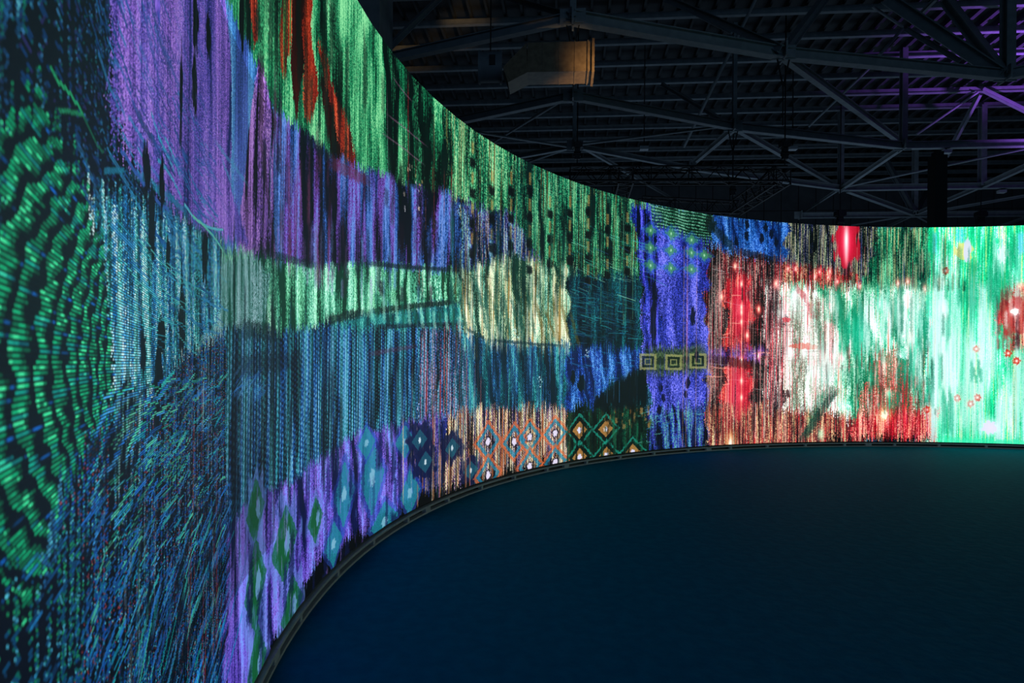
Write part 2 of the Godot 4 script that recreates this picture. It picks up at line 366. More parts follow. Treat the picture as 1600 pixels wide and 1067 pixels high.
func weave_line(sh: Dictionary, iy: int) -> PackedByteArray:
	var w: int = sh.w
	var out := PackedByteArray()
	out.resize(w * 3)
	var s0: float = sh.s0
	var ds: float = (sh.s1 - s0) / w
	var dh: float = (sh.h1 - sh.h0) / float(sh.h)
	var h: float = sh.h1 - (iy + 0.5) * dh
	var gy := int(h / PITCH)
	var na := noise_a
	var nb := noise_b
	var spk := speckle
	var zm := zone_map
	for ix in w:
		var s := s0 + (ix + 0.5) * ds
		var gx := int((s + 4.0) / PITCH)
		var g1 := spk[(gx * 7919 + gy * 15731 + (gx >> 3) * (gy >> 2)) & 65535]
		var reach := clampf(s * 0.16, 0.5, 2.0)
		var cell := 1 if s < 3.0 else 2 if s < 6.5 else 4
		var g2 := spk[((gx / cell) * 5077 + (gy / cell) * 11939 + (gx / cell >> 4) * 37) & 65535]
		var rag := na.get_noise_2d(s * 34.0, h * 1.6)
		var wob := na.get_noise_2d(s * 2.1 + 9.0, h * 2.1)
		var cx := int((s + (wob * 0.05 + (g2 - 0.5) * 0.045) * (1.8 if s < 1.6 else reach) - MAP_S) * MAP_N)
		var cy := int((h + (rag * 0.05 + wob * 0.02 + (g2 - 0.5) * 0.04) * reach - MAP_LOW) * MAP_N)
		var id := zm[clampi(cy, 0, MAP_H - 1) * MAP_W + clampi(cx, 0, MAP_W - 1)]
		var z: PackedFloat32Array = zone_number[id]
		var r := z[1]
		var g := z[2]
		var b := z[3]
		if z[0] == 1.0:                                              # bands of lit dots, bent away from eye level
			var e := h - 1.46
			var ph := (s - 9.0 * e * absf(e) * (1.0 if e > 0.0 else -1.0)) / 0.066 + na.get_noise_2d(s * 9.0, h * 30.0) * 0.22
			var on := ph - floorf(ph)
			var row := spk[(gy * 3271) & 65535]
			var edge := 0.60 + (spk[(gy * 977 + int(ph) * 131) & 65535] - 0.5) * 0.22
			if on < edge:
				var k := 0.55 + 0.45 * spk[((gx >> 2) * 613 + gy * 4099) & 65535]
				if on > edge - 0.14:
					k *= 0.6
				r = lerpf(z[4], z[7], row * 0.6) * k
				g = lerpf(z[5], z[8], row * 0.6) * k
				b = lerpf(z[6], z[9], row * 0.6) * k
				if k > 0.93:
					r = lerpf(r, z[10], 0.55)
					g = lerpf(g, z[11], 0.55)
					b = lerpf(b, z[12], 0.55)
				if spk[(gy * 3271 + int(ph) * 1543) & 65535] > 0.8:
					r = lerpf(r, z[23], 0.25)
					g = lerpf(g, z[24] + 0.2, 0.25)
					b = lerpf(b, z[25] + 0.1, 0.4)
			elif spk[(gy * 3271 + int(ph) * 1543) & 65535] > 0.70 and (gy & 1) == 0:
				var k2 := 1.3 * smoothstep(edge, edge + 0.15, on) * smoothstep(1.02, 0.8, on) * (0.5 + 0.6 * row)
				r = lerpf(r, z[23], k2)
				g = lerpf(g, z[24], k2)
				b = lerpf(b, z[25], k2)
		elif z[0] == 2.0:                                            # dark, with scattered short runs of lit LEDs
			var c := spk[((gx >> 2) * 2477 + gy * 9173) & 65535]
			var th2 := na.get_noise_2d(s * z[17], h * 2.0 + 70.0)
			var p := z[22] * (1.0 + th2 * 1.6)
			if c < p:
				var k3 := c / maxf(p, 0.01)
				var pick := 4 if k3 < 0.5 else 7 if k3 < 0.85 else 10
				r = z[pick]
				g = z[pick + 1]
				b = z[pick + 2]
				if k3 > 0.7 and g1 > 0.5:
					r = z[23]
					g = z[24]
					b = z[25]
		else:
			var st := clampf(0.5 + na.get_noise_2d(s * z[13], h * 0.4 + 13.0) * 1.7, 0.0, 1.0)
			var ff := z[14]
			var fo := nb.get_noise_2d((s + z[16] * h) * ff + wob * 0.10, h * ff * 0.13 + 40.0) + rag * 0.16 + (g2 - 0.5) * 0.14
			var th := na.get_noise_2d(s * z[17], h * 0.9 + 70.0)
			var lum := 0.74 + fo * z[15] * 1.25 + th * z[18] * 0.7 + (g2 - 0.5) * z[19] * 1.5
			if fo < -z[20]:
				lum *= maxf(0.0, 1.0 + (fo + z[20]) * 9.0)
			if z[21] > 0.0:
				if z[0] == 3.0:                                      # knitted chains
					var col := s * 20.0
					var fr := col - floorf(col)
					var up := sin(h * 210.0 + floorf(col) * 2.4 + absf(fr - 0.5) * 3.0)
					lum += z[21] * (up * 0.55 + (0.35 - absf(fr - 0.5)) * 2.2)
				elif z[0] == 4.0:                                    # rows of netting
					lum += z[21] * sin((h + s * 0.03 + wob * 0.012) * 125.0)
				else:
					lum += z[21] * sin(h * 190.0 + s * 120.0)
			var k4 := clampf(lum, 0.0, 1.0)
			r += (lerpf(z[4], z[7], st) - r) * k4
			g += (lerpf(z[5], z[8], st) - g) * k4
			b += (lerpf(z[6], z[9], st) - b) * k4
			if lum > 1.0:
				var k5 := minf((lum - 1.0) * 1.7, 1.0)
				r += (z[10] - r) * k5
				g += (z[11] - g) * k5
				b += (z[12] - b) * k5
			if z[22] > 0.0 and na.get_noise_2d(s * z[17] * 0.8 + 300.0, h * 0.35 + g1 * 0.05) > 0.8 - z[22] * 2.0:
				r += (z[23] - r) * 0.75 * k4
				g += (z[24] - g) * 0.75 * k4
				b += (z[25] - b) * 0.75 * k4
		out[ix * 3] = int(minf(pow(maxf(r, 0.0), 1.22) * 1.14, 1.0) * 255.0)
		out[ix * 3 + 1] = int(minf(pow(maxf(g, 0.0), 1.22) * 1.14, 1.0) * 255.0)
		out[ix * 3 + 2] = int(minf(pow(maxf(b, 0.0), 1.22) * 1.14, 1.0) * 255.0)
	return out


func spot(sh: Dictionary, x: int, y: int, c: Color, a: float) -> void:
	if x >= 0 and y >= 0 and x < sh.w and y < sh.h:
		var im: Image = sh.img
		im.set_pixel(x, y, im.get_pixel(x, y).lerp(c, a))


func stroke(s0: float, h0: float, s1: float, h1: float, wide: float, c: Color, a := 1.0, beads := 0.0) -> void:
	for sh in sheets:
		if maxf(s0, s1) < sh.s0 - 0.05 or minf(s0, s1) > sh.s1 + 0.05 or maxf(h0, h1) < sh.h0 - 0.05 or minf(h0, h1) > sh.h1 + 0.05:
			continue
		var kx: float = sh.w / (sh.s1 - sh.s0)
		var ky: float = sh.h / (sh.h1 - sh.h0)
		var p := Vector2((s0 - sh.s0) * kx, (sh.h1 - h0) * ky)
		var q := Vector2((s1 - sh.s0) * kx, (sh.h1 - h1) * ky)
		var flat := absf(q.x - p.x) >= absf(q.y - p.y)
		var n := int(maxf(absf(q.x - p.x), absf(q.y - p.y))) + 1
		var px := maxf(wide * kx, 0.5)
		var half := int(px * 0.5)
		var seed_at := int(absf(s0) * 1911.0 + absf(h0) * 733.0)
		var bend := (speckle[seed_at & 65535] - 0.5) * 0.07 * n if flat and px < 4.0 else 0.0
		for i in n:
			var u := (i + 0.5) / n
			var t := p.lerp(q, u)
			t.y += sin(u * PI) * bend
			var k := a * minf(px, 1.0)
			if px < 3.0:
				if beads > 0.0:
					k *= 1.0 - beads * speckle[(i * 331 + seed_at) & 65535]
				for j in range(-half, int(px) - half if px >= 1.0 else 1):
					if flat:
						spot(sh, int(t.x), int(t.y) + j, c, k)
					else:
						spot(sh, int(t.x) + j, int(t.y), c, k)
			else:                                        # wide strokes have frayed edges and ends
				var fray := px * 0.55
				var from := -half - int(fray * speckle[((i >> 1) * 977 + seed_at) & 65535])
				var to := half + int(fray * speckle[((i >> 1) * 613 + seed_at + 99) & 65535])
				k *= minf(1.0, minf(i + 1.0, n - i) / (n * 0.18 + 1.0))
				for j in range(from, to + 1):
					var x := int(t.x) + (0 if flat else j)
					var y := int(t.y) + (j if flat else 0)
					spot(sh, x, y, c, k * (1.0 - (0.35 + beads * 0.5) * speckle[(x * 331 + y * 7919) & 65535]))


# kind 0: soft glow that adds; 1: patch with a ragged edge; 2: ring of a lozenge, 3: of a square; thick = share of its radius
func dab(kind: int, s: float, h: float, rs: float, rh: float, c: Color, a := 1.0, thick := 0.3) -> void:
	var far := 2.4 if kind == 0 else 1.3
	for sh in sheets:
		if s + rs * far < sh.s0 or s - rs * far > sh.s1 or h + rh * far < sh.h0 or h - rh * far > sh.h1:
			continue
		var kx: float = sh.w / (sh.s1 - sh.s0)
		var ky: float = sh.h / (sh.h1 - sh.h0)
		var im: Image = sh.img
		for y in range(maxi(0, int((sh.h1 - h - rh * far) * ky)), mini(sh.h, int((sh.h1 - h + rh * far) * ky) + 1)):
			var v: float = (sh.h1 - (y + 0.5) / ky - h) / rh
			for x in range(maxi(0, int((s - rs * far - sh.s0) * kx)), mini(sh.w, int((s + rs * far - sh.s0) * kx) + 1)):
				var u: float = (sh.s0 + (x + 0.5) / kx - s) / rs
				if kind == 0:
					var k := exp(-2.2 * (u * u + v * v)) * a
					if k > 0.01:
						var o := im.get_pixel(x, y)
						im.set_pixel(x, y, Color(1.0 - (1.0 - o.r) * (1.0 - c.r * k), 1.0 - (1.0 - o.g) * (1.0 - c.g * k), 1.0 - (1.0 - o.b) * (1.0 - c.b * k)))
				elif kind == 1:
					var e := 1.0 + noise_a.get_noise_2d(u * 1.6 + s * 7.0, v * 0.9 + h * 5.0) * 0.24 + noise_a.get_noise_2d(u * 7.0, v * 1.5) * 0.08 - sqrt(u * u + v * v)
					if e > 0.0:
						spot(sh, x, y, c, a * minf(1.0, e * 8.0))
				else:
					var e2 := (absf(u) + absf(v) if kind == 2 else maxf(absf(u), absf(v))) + noise_a.get_noise_2d(u * 4.0 + s * 9.0, v * 4.0) * 0.05
					if e2 < 1.0 and e2 > 1.0 - thick:
						spot(sh, x, y, c, a * (1.0 - 0.5 * speckle[(x * 331 + y * 7919) & 65535]))


# many strokes scattered over a rectangle of the wall
func scatter(count: int, s0: float, s1: float, h0: float, h1: float, slope: float, long0: float, long1: float, wide: float, colors: String, a: float, beads := 0.0) -> void:
	var list := colors.split(" ")
	for i in count:
		var s := dice.randf_range(s0, s1)
		var h := dice.randf_range(h0, h1)
		var l := dice.randf_range(long0, long1)
		var k := slope + dice.randf_range(-0.12, 0.12)
		stroke(s, h, s + l, h + l * k, wide * dice.randf_range(0.5, 1.5), Color(list[dice.randi() % list.size()]), a * dice.randf_range(0.5, 1.0), beads)


# hanging threads over a rectangle of the wall
func threads(count: int, s0: float, s1: float, h0: float, h1: float, long0: float, long1: float, wide: float, colors: String, a: float, beads := 0.0) -> void:
	var list := colors.split(" ")
	for i in count:
		var s := dice.randf_range(s0, s1)
		var h := dice.randf_range(h0, h1)
		var l := dice.randf_range(long0, long1)
		stroke(s, h, s + dice.randf_range(-0.01, 0.01), maxf(h - l, h0 - 0.1), wide * dice.randf_range(0.6, 1.4), Color(list[dice.randi() % list.size()]), a * dice.randf_range(0.5, 1.0), beads)


func draw_over() -> void:
	# torn blue strands across the upper left, over the dark weave and the lilac cloth
	scatter(260, 0.75, 2.2, 1.62, 2.2, -0.02, 0.03, 0.22, 0.006, "1464b4 0e4a8c 2a8cc8 0a3a78", 0.8)
	scatter(60, 1.2, 2.3, 1.9, 2.9, -0.12, 0.1, 0.4, 0.006, "2a58a8 3a6ac0 1e4a90", 0.75)
	scatter(36, 1.0, 2.3, 1.55, 1.95, -0.03, 0.08, 0.5, 0.008, "2a90c8 3ab0d8 1e78b8", 0.85)
	scatter(50, 1.1, 2.4, 1.25, 1.8, 0.0, 0.06, 0.35, 0.006, "1480b8 2aa0c8 0a5aa0", 0.7)
	stroke(0.635, 1.679, 0.666, 1.678, 0.006, Color("1aa064"), 0.9)
	stroke(0.666, 1.678, 0.792, 1.694, 0.006, Color("1eb070"), 0.9)
	stroke(0.673, 1.657, 0.799, 1.696, 0.006, Color("1a9a60"), 0.8)
	stroke(0.792, 1.694, 0.950, 1.701, 0.006, Color("127850"), 0.7)
	stroke(0.952, 1.679, 1.108, 1.721, 0.010, Color("1a80a0"), 0.8)
	stroke(1.108, 1.721, 1.968, 1.824, 0.012, Color("1a90b0"), 0.7)
	stroke(1.078, 1.742, 1.621, 1.774, 0.008, Color("3060b8"), 0.9)
	stroke(1.823, 1.833, 2.470, 1.896, 0.010, Color("58c8d8"), 0.9)
	stroke(1.967, 1.836, 2.440, 1.831, 0.010, Color("60d0b0"), 0.9)
	stroke(2.261, 2.135, 2.950, 2.157, 0.012, Color("4aa0d0"), 0.7)
	stroke(2.426, 2.126, 2.656, 2.070, 0.012, Color("50a8d8"), 0.7)
	stroke(1.364, 2.088, 1.675, 2.051, 0.014, Color("24407c"), 0.6)
	stroke(1.425, 2.072, 1.876, 2.082, 0.012, Color("3050a0"), 0.6)
	stroke(1.192, 1.842, 1.438, 1.859, 0.012, Color("20386c"), 0.8)
	# slits through the lilac cloth
	dab(1, 1.979, 2.182, 0.045, 0.085, Color("010308"))
	dab(1, 1.980, 2.356, 0.05, 0.11, Color("010308"))
	dab(1, 1.765, 2.056, 0.022, 0.14, Color("02040c"))
	dab(1, 2.173, 2.402, 0.04, 0.07, Color("02040c"))
	dab(1, 1.338, 1.784, 0.05, 0.05, Color("010308"))
	dab(1, 1.535, 1.812, 0.028, 0.06, Color("02040c"))
	dab(1, 2.756, 2.762, 0.05, 0.16, Color("02060a"))
	# black holes torn in the teal strands
	dab(1, 1.408, 1.704, 0.055, 0.075, Color("010a10"))
	dab(1, 1.609, 1.679, 0.03, 0.04, Color("010a10"))
	dab(1, 2.153, 1.762, 0.05, 0.075, Color("010a10"))
	dab(1, 1.801, 1.557, 0.05, 0.1, Color("010a10"))
	dab(1, 1.544, 1.522, 0.05, 0.03, Color("010a10"))
	dab(1, 1.545, 1.493, 0.04, 0.02, Color("010a10"))
	dab(1, 1.508, 1.433, 0.05, 0.06, Color("010a10"))
	dab(1, 1.313, 1.471, 0.035, 0.04, Color("020c14"))
	dab(1, 1.168, 1.386, 0.06, 0.055, Color("010a10"))
	dab(1, 1.107, 1.324, 0.06, 0.05, Color("010a10"))
	dab(1, 1.497, 1.347, 0.04, 0.04, Color("010a10"))
	scatter(30, 1.05, 1.75, 1.5, 1.68, -0.05, 0.1, 0.5, 0.004, "30b0c0 50c8c8 1a90b0", 0.8)
	threads(40, 1.05, 1.3, 1.35, 1.6, 0.04, 0.16, 0.012, "a8ece8 78d4d8 50b8c8", 0.6)
	# the tangle of blue ends at the lower left
	scatter(300, 0.8, 2.45, 0.9, 1.42, 0.10, 0.03, 0.14, 0.012, "01060c 020a14", 0.9)
	scatter(460, 0.8, 2.45, 0.9, 1.42, 0.10, 0.03, 0.16, 0.007, "1468c0 1a78d0 0a8aac 0a4a90 2ac0c0 3a9ae0 50d0b0", 1.0)
	scatter(300, 1.2, 2.55, 0.2, 1.0, 0.28, 0.05, 0.2, 0.02, "01060c 020a18", 0.9)
	scatter(330, 1.2, 2.55, 0.2, 1.0, 0.28, 0.05, 0.2, 0.010, "1468c0 1a78d0 0a9a9c 0a4a90 3ac8b8 3a9ae0 1e5ab0", 1.0)
	scatter(160, 1.0, 1.9, 1.15, 1.42, 0.06, 0.04, 0.2, 0.004, "1a9a78 3ac090 60d0a8 1a70b0", 0.8)
	scatter(60, 0.55, 1.0, 1.12, 1.34, 0.02, 0.02, 0.08, 0.004, "0e64b0 1a7cc4", 0.8)
	threads(36, 1.2, 2.5, 0.1, 1.35, 0.05, 0.25, 0.008, "8cb8c8 6aa8b0 c03038 50c0a0 a8c8d0 1a8a80 b06a40", 0.7, 0.7)
	threads(26, 1.9, 2.5, 0.6, 1.5, 0.1, 0.4, 0.012, "b82a30 9ac8c8 c8d8d8 d04038", 0.7, 0.7)
	threads(14, 1.0, 1.35, 0.85, 1.2, 0.05, 0.2, 0.02, "90a8a8 a8b8b0 5ac0a8", 0.5, 0.8)
	scatter(36, 2.1, 3.0, 0.35, 0.9, 0.5, 0.1, 0.3, 0.010, "1464b4 0a8ab0 0a3a80", 0.8)
	dab(0, 3.106, 1.342, 0.10, 0.05, Color("1e60b0"), 0.8)
	scatter(24, 2.6, 3.15, 1.28, 1.42, 0.25, 0.1, 0.3, 0.010, "2a78c8 4a98d8 1a58a8", 0.8)
	threads(30, 2.0, 2.6, 2.0, 4.0, 0.2, 0.8, 0.01, "1e3470 2a4488 9a70c8", 0.4)
	# dark seams between the left breadths of cloth
	stroke(2.648, 1.999, 2.671, 1.474, 0.02, Color("02141a"), 0.9, 0.4)
	stroke(2.648, 1.474, 2.675, 0.850, 0.02, Color("020a14"), 0.85, 0.3)
	# black folds in the curtain and the cloth below
	threads(60, 3.0, 7.2, 2.9, 4.1, 0.3, 0.9, 0.05, "02140f 031f18 010a0a", 0.7)
	threads(46, 3.0, 7.0, 2.1, 3.0, 0.15, 0.5, 0.05, "06081a 0a0c20 1a0a1a", 0.7)
	threads(40, 3.0, 6.8, 2.0, 2.6, 0.2, 0.6, 0.03, "7a50a8 9a68b8 5a90c0", 0.6, 0.5)
	threads(40, 3.4, 5.0, 2.0, 3.0, 0.2, 0.7, 0.03, "5a2040 3a1428 6a3050", 0.6, 0.7)
	threads(16, 6.5, 8.2, 2.3, 3.9, 0.2, 0.7, 0.014, "c03a2c a02a30 d07040", 0.7, 0.6)
	threads(14, 6.6, 8.4, 2.2, 3.4, 0.3, 0.9, 0.014, "b89060 d0b078 a04a3c", 0.6, 0.7)
	stroke(6.350, 4.112, 6.376, 2.964, 0.018, Color("7a1820"), 0.85, 0.4)
	stroke(6.981, 4.063, 7.016, 2.417, 0.014, Color("902828"), 0.6, 0.5)
	stroke(5.975, 3.907, 6.477, 3.872, 0.014, Color("a06088"), 0.5)
	stroke(5.804, 3.534, 6.868, 3.570, 0.014, Color("a06088"), 0.5)
	stroke(5.690, 3.337, 6.795, 3.375, 0.014, Color("a06088"), 0.5)
	stroke(5.858, 3.793, 5.910, 2.903, 0.012, Color("8a6a80"), 0.5, 0.4)
	threads(14, 6.2, 6.7, 2.8, 3.3, 0.02, 0.05, 0.02, "f0e0c0 d8b070 ffffff", 0.8)
	# the red hem under the green curtain and the dark hems of the mint band
	stroke(4.515, 2.755, 5.523, 2.879, 0.06, Color("5a2038"), 0.75, 0.5)
	stroke(3.963, 2.733, 4.656, 2.790, 0.05, Color("0a1a2a"), 0.7, 0.4)
	stroke(3.058, 2.531, 3.460, 1.969, 0.05, Color("2a1222"), 0.6, 0.6)
	stroke(5.247, 2.212, 7.665, 2.493, 0.03, Color("04121a"), 0.85, 0.4)
	stroke(2.960, 1.927, 4.397, 2.058, 0.03, Color("0a1a1e"), 0.7, 0.6)
	stroke(4.477, 1.725, 5.403, 1.855, 0.045, Color("04100f"), 0.85, 0.4)
	stroke(5.403, 1.855, 7.703, 2.155, 0.035, Color("04100f"), 0.9, 0.4)
	stroke(5.479, 1.742, 7.910, 1.930, 0.03, Color("040c1a"), 0.8, 0.5)
	stroke(2.736, 1.588, 3.603, 1.597, 0.05, Color("03141a"), 0.7, 0.5)
	stroke(2.570, 1.440, 4.140, 1.488, 0.06, Color("030c1a"), 0.6, 0.5)
	stroke(5.411, 1.527, 6.680, 1.640, 0.03, Color("5a2a48"), 0.6, 0.5)
	for i in 15:
		var s := 5.5 + i * 0.15
		stroke(s, 2.06 - i * 0.004, s + 0.05, 1.80, 0.05, Color("0a5a44") if i % 2 else Color("a4ecd0"), 0.55)
	# knitted blue: black gaps and pale stitches
	threads(70, 2.7, 7.2, 0.7, 1.85, 0.3, 0.9, 0.030, "020a16 03101e 021420", 0.75)
	threads(110, 2.7, 7.2, 0.8, 1.85, 0.2, 0.8, 0.012, "6ab0d0 88c0d8 3a90b8 40b0a0", 0.6, 0.7)
	threads(24, 6.4, 7.5, 0.9, 1.75, 0.3, 0.8, 0.014, "b03038 c8a0a8 d0a070", 0.65, 0.7)
	# lozenges and leaves of the purple ikat
	for p in [[3.101, 0.833, 0.09, 0.14], [3.692, 0.537, 0.14, 0.2], [3.114, 0.513, 0.11, 0.2], [3.849, 0.154, 0.12, 0.18], [3.153, 0.142, 0.1, 0.2], [4.334, 0.514, 0.09, 0.14]]:
		var q := Vector2(p[0], p[1])
		dab(1, q.x, q.y, p[2] * 2.3, p[3] * 1.25, Color("6080d0"), 0.6)
		dab(2, q.x, q.y, p[2] * 1.9, p[3] * 1.05, Color("0a5a30"), 1.0, 1.0)
		dab(1, q.x, q.y, p[2] * 1.1, p[3] * 0.7, Color("0c5028"), 0.8)
		dab(1, q.x + 0.05, q.y, p[2] * 0.45, p[3] * 0.35, Color("6a94c8"), 0.8)
	for p in [[4.961, 0.550, 0.12, 0.22], [5.597, 0.562, 0.14, 0.28], [5.887, 0.147, 0.16, 0.16], [5.458, 0.852, 0.1, 0.12], [6.351, 0.764, 0.12, 0.14], [6.482, 0.278, 0.12, 0.2], [4.730, 0.263, 0.1, 0.14]]:
		var q := Vector2(p[0], p[1])
		dab(2, q.x, q.y, p[2] * 2.6, p[3] * 1.4, Color("2a50b8"), 0.7, 1.0)
		dab(2, q.x, q.y, p[2] * 2.0, p[3] * 1.1, Color("1a8890"), 0.95, 1.0)
		dab(1, q.x, q.y, p[2] * 0.5, p[3] * 0.25, Color("90c0d8"), 0.7)
	threads(46, 2.9, 7.0, 0.1, 0.95, 0.15, 0.5, 0.05, "081040 0a1248 060c34", 0.75)
	threads(160, 2.5, 7.0, 0.05, 0.95, 0.05, 0.22, 0.02, "7a5cc8 5a7cd0 0c1a50 9a7ce0 081040", 0.6, 0.5)
	threads(10, 6.5, 7.3, 0.2, 1.0, 0.3, 0.8, 0.016, "e8c890 d06040 f0e0c0", 0.75, 0.5)
	stroke(6.299, 1.056, 6.319, 0.164, 0.018, Color("d8b880"), 0.8, 0.3)
	# dark blots and small flowers on the indigo ground
	for p in [[6.699, 0.739], [7.486, 0.577], [6.841, 0.513], [7.941, 0.275]]:
		var q := Vector2(p[0], p[1])
		dab(1, q.x, q.y, 0.30, 0.17, Color("06103a"), 0.85)
		dab(2, q.x, q.y, 0.18, 0.11, Color("1a6a78"), 0.8, 1.0)
		dab(1, q.x, q.y, 0.03, 0.03, Color("d0e0e8"), 0.9)
	# netting: amber thread blocks with black knots between, left to right
	for i in 9:
		var x: float = [7.90, 8.38, 8.85, 9.31, 9.81, 10.30, 10.75, 11.22, 11.70][i]
		for j in 6:
			var y := 4.0 - 0.1 * ((i * 2) % 3) - j * 0.34
			if y > 2.95:
				for k in 4:
					stroke(x + k * 0.014, y - 0.02, x + k * 0.014, y - 0.18, 0.012, Color("d8b868") if k % 2 else Color("8a5a28"), 0.85, 0.5)
				for k in 5:
					stroke(x - 0.03 + k * 0.025, y - 0.2 - 0.02 * (k % 2), x - 0.03 + k * 0.025, y - 0.33, 0.03, Color("04050a"), 0.95, 0.1)
	threads(120, 7.6, 12.1, 2.2, 4.1, 0.3, 1.4, 0.014, "031a18 02120f 4aa878 0a5a48 3a2414 6ab088", 0.7, 0.3)
	threads(60, 7.4, 10.3, 2.2, 3.4, 0.2, 0.8, 0.05, "02181a 031f20 0a4a40", 0.6)
	for i in 12:
		stroke(7.7, 3.9 - i * 0.16, 12.0, 3.9 - i * 0.14, 0.008, Color("021410"), 0.45, 0.3)
	# cream cloth: brown threads and slanting green folds
	threads(44, 7.3, 10.4, 1.6, 2.6, 0.3, 0.9, 0.016, "5a3a14 7a5a24 403010 8a7a50", 0.7, 0.3)
	for i in 15:
		var x := 7.4 + i * 0.21
		stroke(x, 2.45 - 0.1 * (i % 3), x + 0.16 + 0.05 * (i % 4), 1.7 + 0.1 * (i % 2), 0.05, Color("0a4a44") if i < 10 else Color("5a4a1a"), 0.65, 0.2)
	threads(30, 7.4, 10.4, 1.7, 2.5, 0.3, 0.7, 0.03, "e8f0d8 d8e8d0 f0ecd0", 0.6, 0.3)
	stroke(7.755, 1.871, 8.304, 1.766, 0.03, Color("04201e"), 0.7, 0.4)
	stroke(8.304, 1.759, 10.349, 1.743, 0.025, Color("03202a"), 0.7, 0.4)
	# teal cloth: navy folds and stitched threads
	for i in 12:
		var x := 7.5 + i * 0.19
		stroke(x, 1.75, x + 0.22, 0.9, 0.06, Color("03263a"), 0.6, 0.2)
	threads(60, 7.4, 10.3, 0.75, 1.75, 0.3, 0.8, 0.012, "3a70b8 1a5aa8 5ab8b0 0a2a44 04141e", 0.7, 0.5)
	threads(14, 7.4, 8.2, 0.9, 1.75, 0.3, 0.8, 0.014, "a83a48 c06a70", 0.6, 0.7)
	for p in [[9.618, 1.259], [10.757, 1.660], [9.025, 1.891]]:
		var q := Vector2(p[0], p[1])
		threads(9, q.x - 0.06, q.x + 0.06, q.y - 0.07, q.y + 0.07, 0.015, 0.03, 0.02, "d8f4ff b8e8f0", 0.9)
	# the lattice of lozenges at the foot
	threads(170, 7.0, 10.4, -0.1, 0.85, 0.3, 0.9, 0.020, "d8d0a8 201818 9a7ab8 b06038 5a3a28 e8e8d0 16101c 3a7a80", 0.75, 0.3)
	for p in [[8.357, 0.559, 0], [9.001, 0.498, 0], [9.378, 0.523, 1], [10.006, 0.526, 1], [10.601, 0.530, 2], [11.240, 0.510, 2], [9.384, 0.144, 1], [10.012, 0.125, 1], [10.607, 0.138, 2], [11.261, 0.108, 2], [11.893, 0.108, 2], [8.365, 0.165, 0]]:
		var q := Vector2(p[0], p[1])
		if p[2] == 2:
			dab(2, q.x, q.y, 0.34, 0.25, Color("1a9a84"), 0.9, 0.17)
			dab(2, q.x, q.y, 0.25, 0.18, Color("04100e"), 0.9, 1.0)
			dab(2, q.x, q.y, 0.18, 0.13, Color("d09048"), 0.95, 0.72)
			dab(1, q.x, q.y, 0.055, 0.045, Color("e0e0ff"), 0.95)
		else:
			dab(2, q.x, q.y, 0.36, 0.265, Color("d8683a"), 0.85, 0.2)
			dab(2, q.x, q.y, 0.28, 0.21, Color("1a84a8"), 0.9, 0.3)
			dab(1, q.x, q.y, 0.09, 0.07, Color("1c1624"), 0.85)
			dab(1, q.x, q.y, 0.06, 0.05, Color("e8e0f8"), 0.95)
	threads(60, 10.2, 12.4, 0.1, 0.82, 0.1, 0.5, 0.03, "02100c 031410 010a0a 1a6a48", 0.85, 0.2)
	threads(60, 11.2, 12.3, 0.55, 0.86, 0.05, 0.14, 0.03, "c09050 8a6030 02100c 0a3a28", 0.85, 0.5)
	# loose ends over the dark net
	scatter(170, 10.3, 11.9, 1.9, 2.6, -0.06, 0.06, 0.4, 0.010, "0e4a6a 1a7a88 2a9aa0 0a3a5a", 0.75)
	scatter(60, 10.2, 12.2, 2.5, 3.6, -0.14, 0.1, 0.5, 0.010, "1a80a0 4ac0b0 2a5a98 90d8b8", 0.75)
	scatter(60, 10.2, 12.2, 1.1, 2.0, -0.06, 0.1, 0.4, 0.010, "1a6a98 2a88b8 0a3a60", 0.7)
	for p in [[10.434, 1.295, 0.06, 0.1], [10.638, 1.200, 0.1, 0.14]]:
		var q := Vector2(p[0], p[1])
		dab(1, q.x, q.y, p[2], p[3], Color("021016"), 0.92)
	for i in 150:
		var x := dice.randf_range(10.95, 12.2)
		stroke(x, 0.95 + (x - 10.95) * 0.45 + dice.randf_range(-0.1, 0.08), x, dice.randf_range(0.75, 0.95), 0.03, Color("020e14"), 0.92, 0.2)
	threads(30, 10.3, 12.0, 1.0, 1.9, 0.2, 0.7, 0.012, "0a2a5a 061c40 4a98d0", 0.6, 0.3)
	# violet cloth: green crosses, the stitched band, holes
	for p in [[12.274, 3.671], [12.759, 3.677], [13.238, 3.621], [12.278, 3.392], [12.762, 3.401], [13.240, 3.404], [12.766, 3.103], [13.244, 3.122], [12.282, 3.101], [13.536, 3.386]]:
		var q := Vector2(p[0], p[1])
		dab(2, q.x, q.y, 0.25, 0.16, Color("2a70d0"), 0.45, 0.9)
		dab(1, q.x, q.y, 0.16, 0.05, Color("3a8a60"), 0.6)
		dab(1, q.x, q.y, 0.07, 0.10, Color("4a9a58"), 0.6)
		dab(1, q.x, q.y, 0.02, 0.025, Color("a8e0c0"), 0.8)
	for i in 5:
		stroke(12.103, 1.542, 13.674, 1.603, 0.32 - i * 0.06, Color("06120f") if i % 2 == 0 else Color("5a7a48"), 0.9, 0.5)
	for p in [[12.241, 1.544], [12.845, 1.540], [13.410, 1.567]]:
		var q := Vector2(p[0], p[1])
		for i in 3:
			dab(3, q.x, q.y, 0.20 - i * 0.06, 0.13 - i * 0.04, Color("a0a060") if i % 2 == 0 else Color("06140f"), 0.9, 0.3)
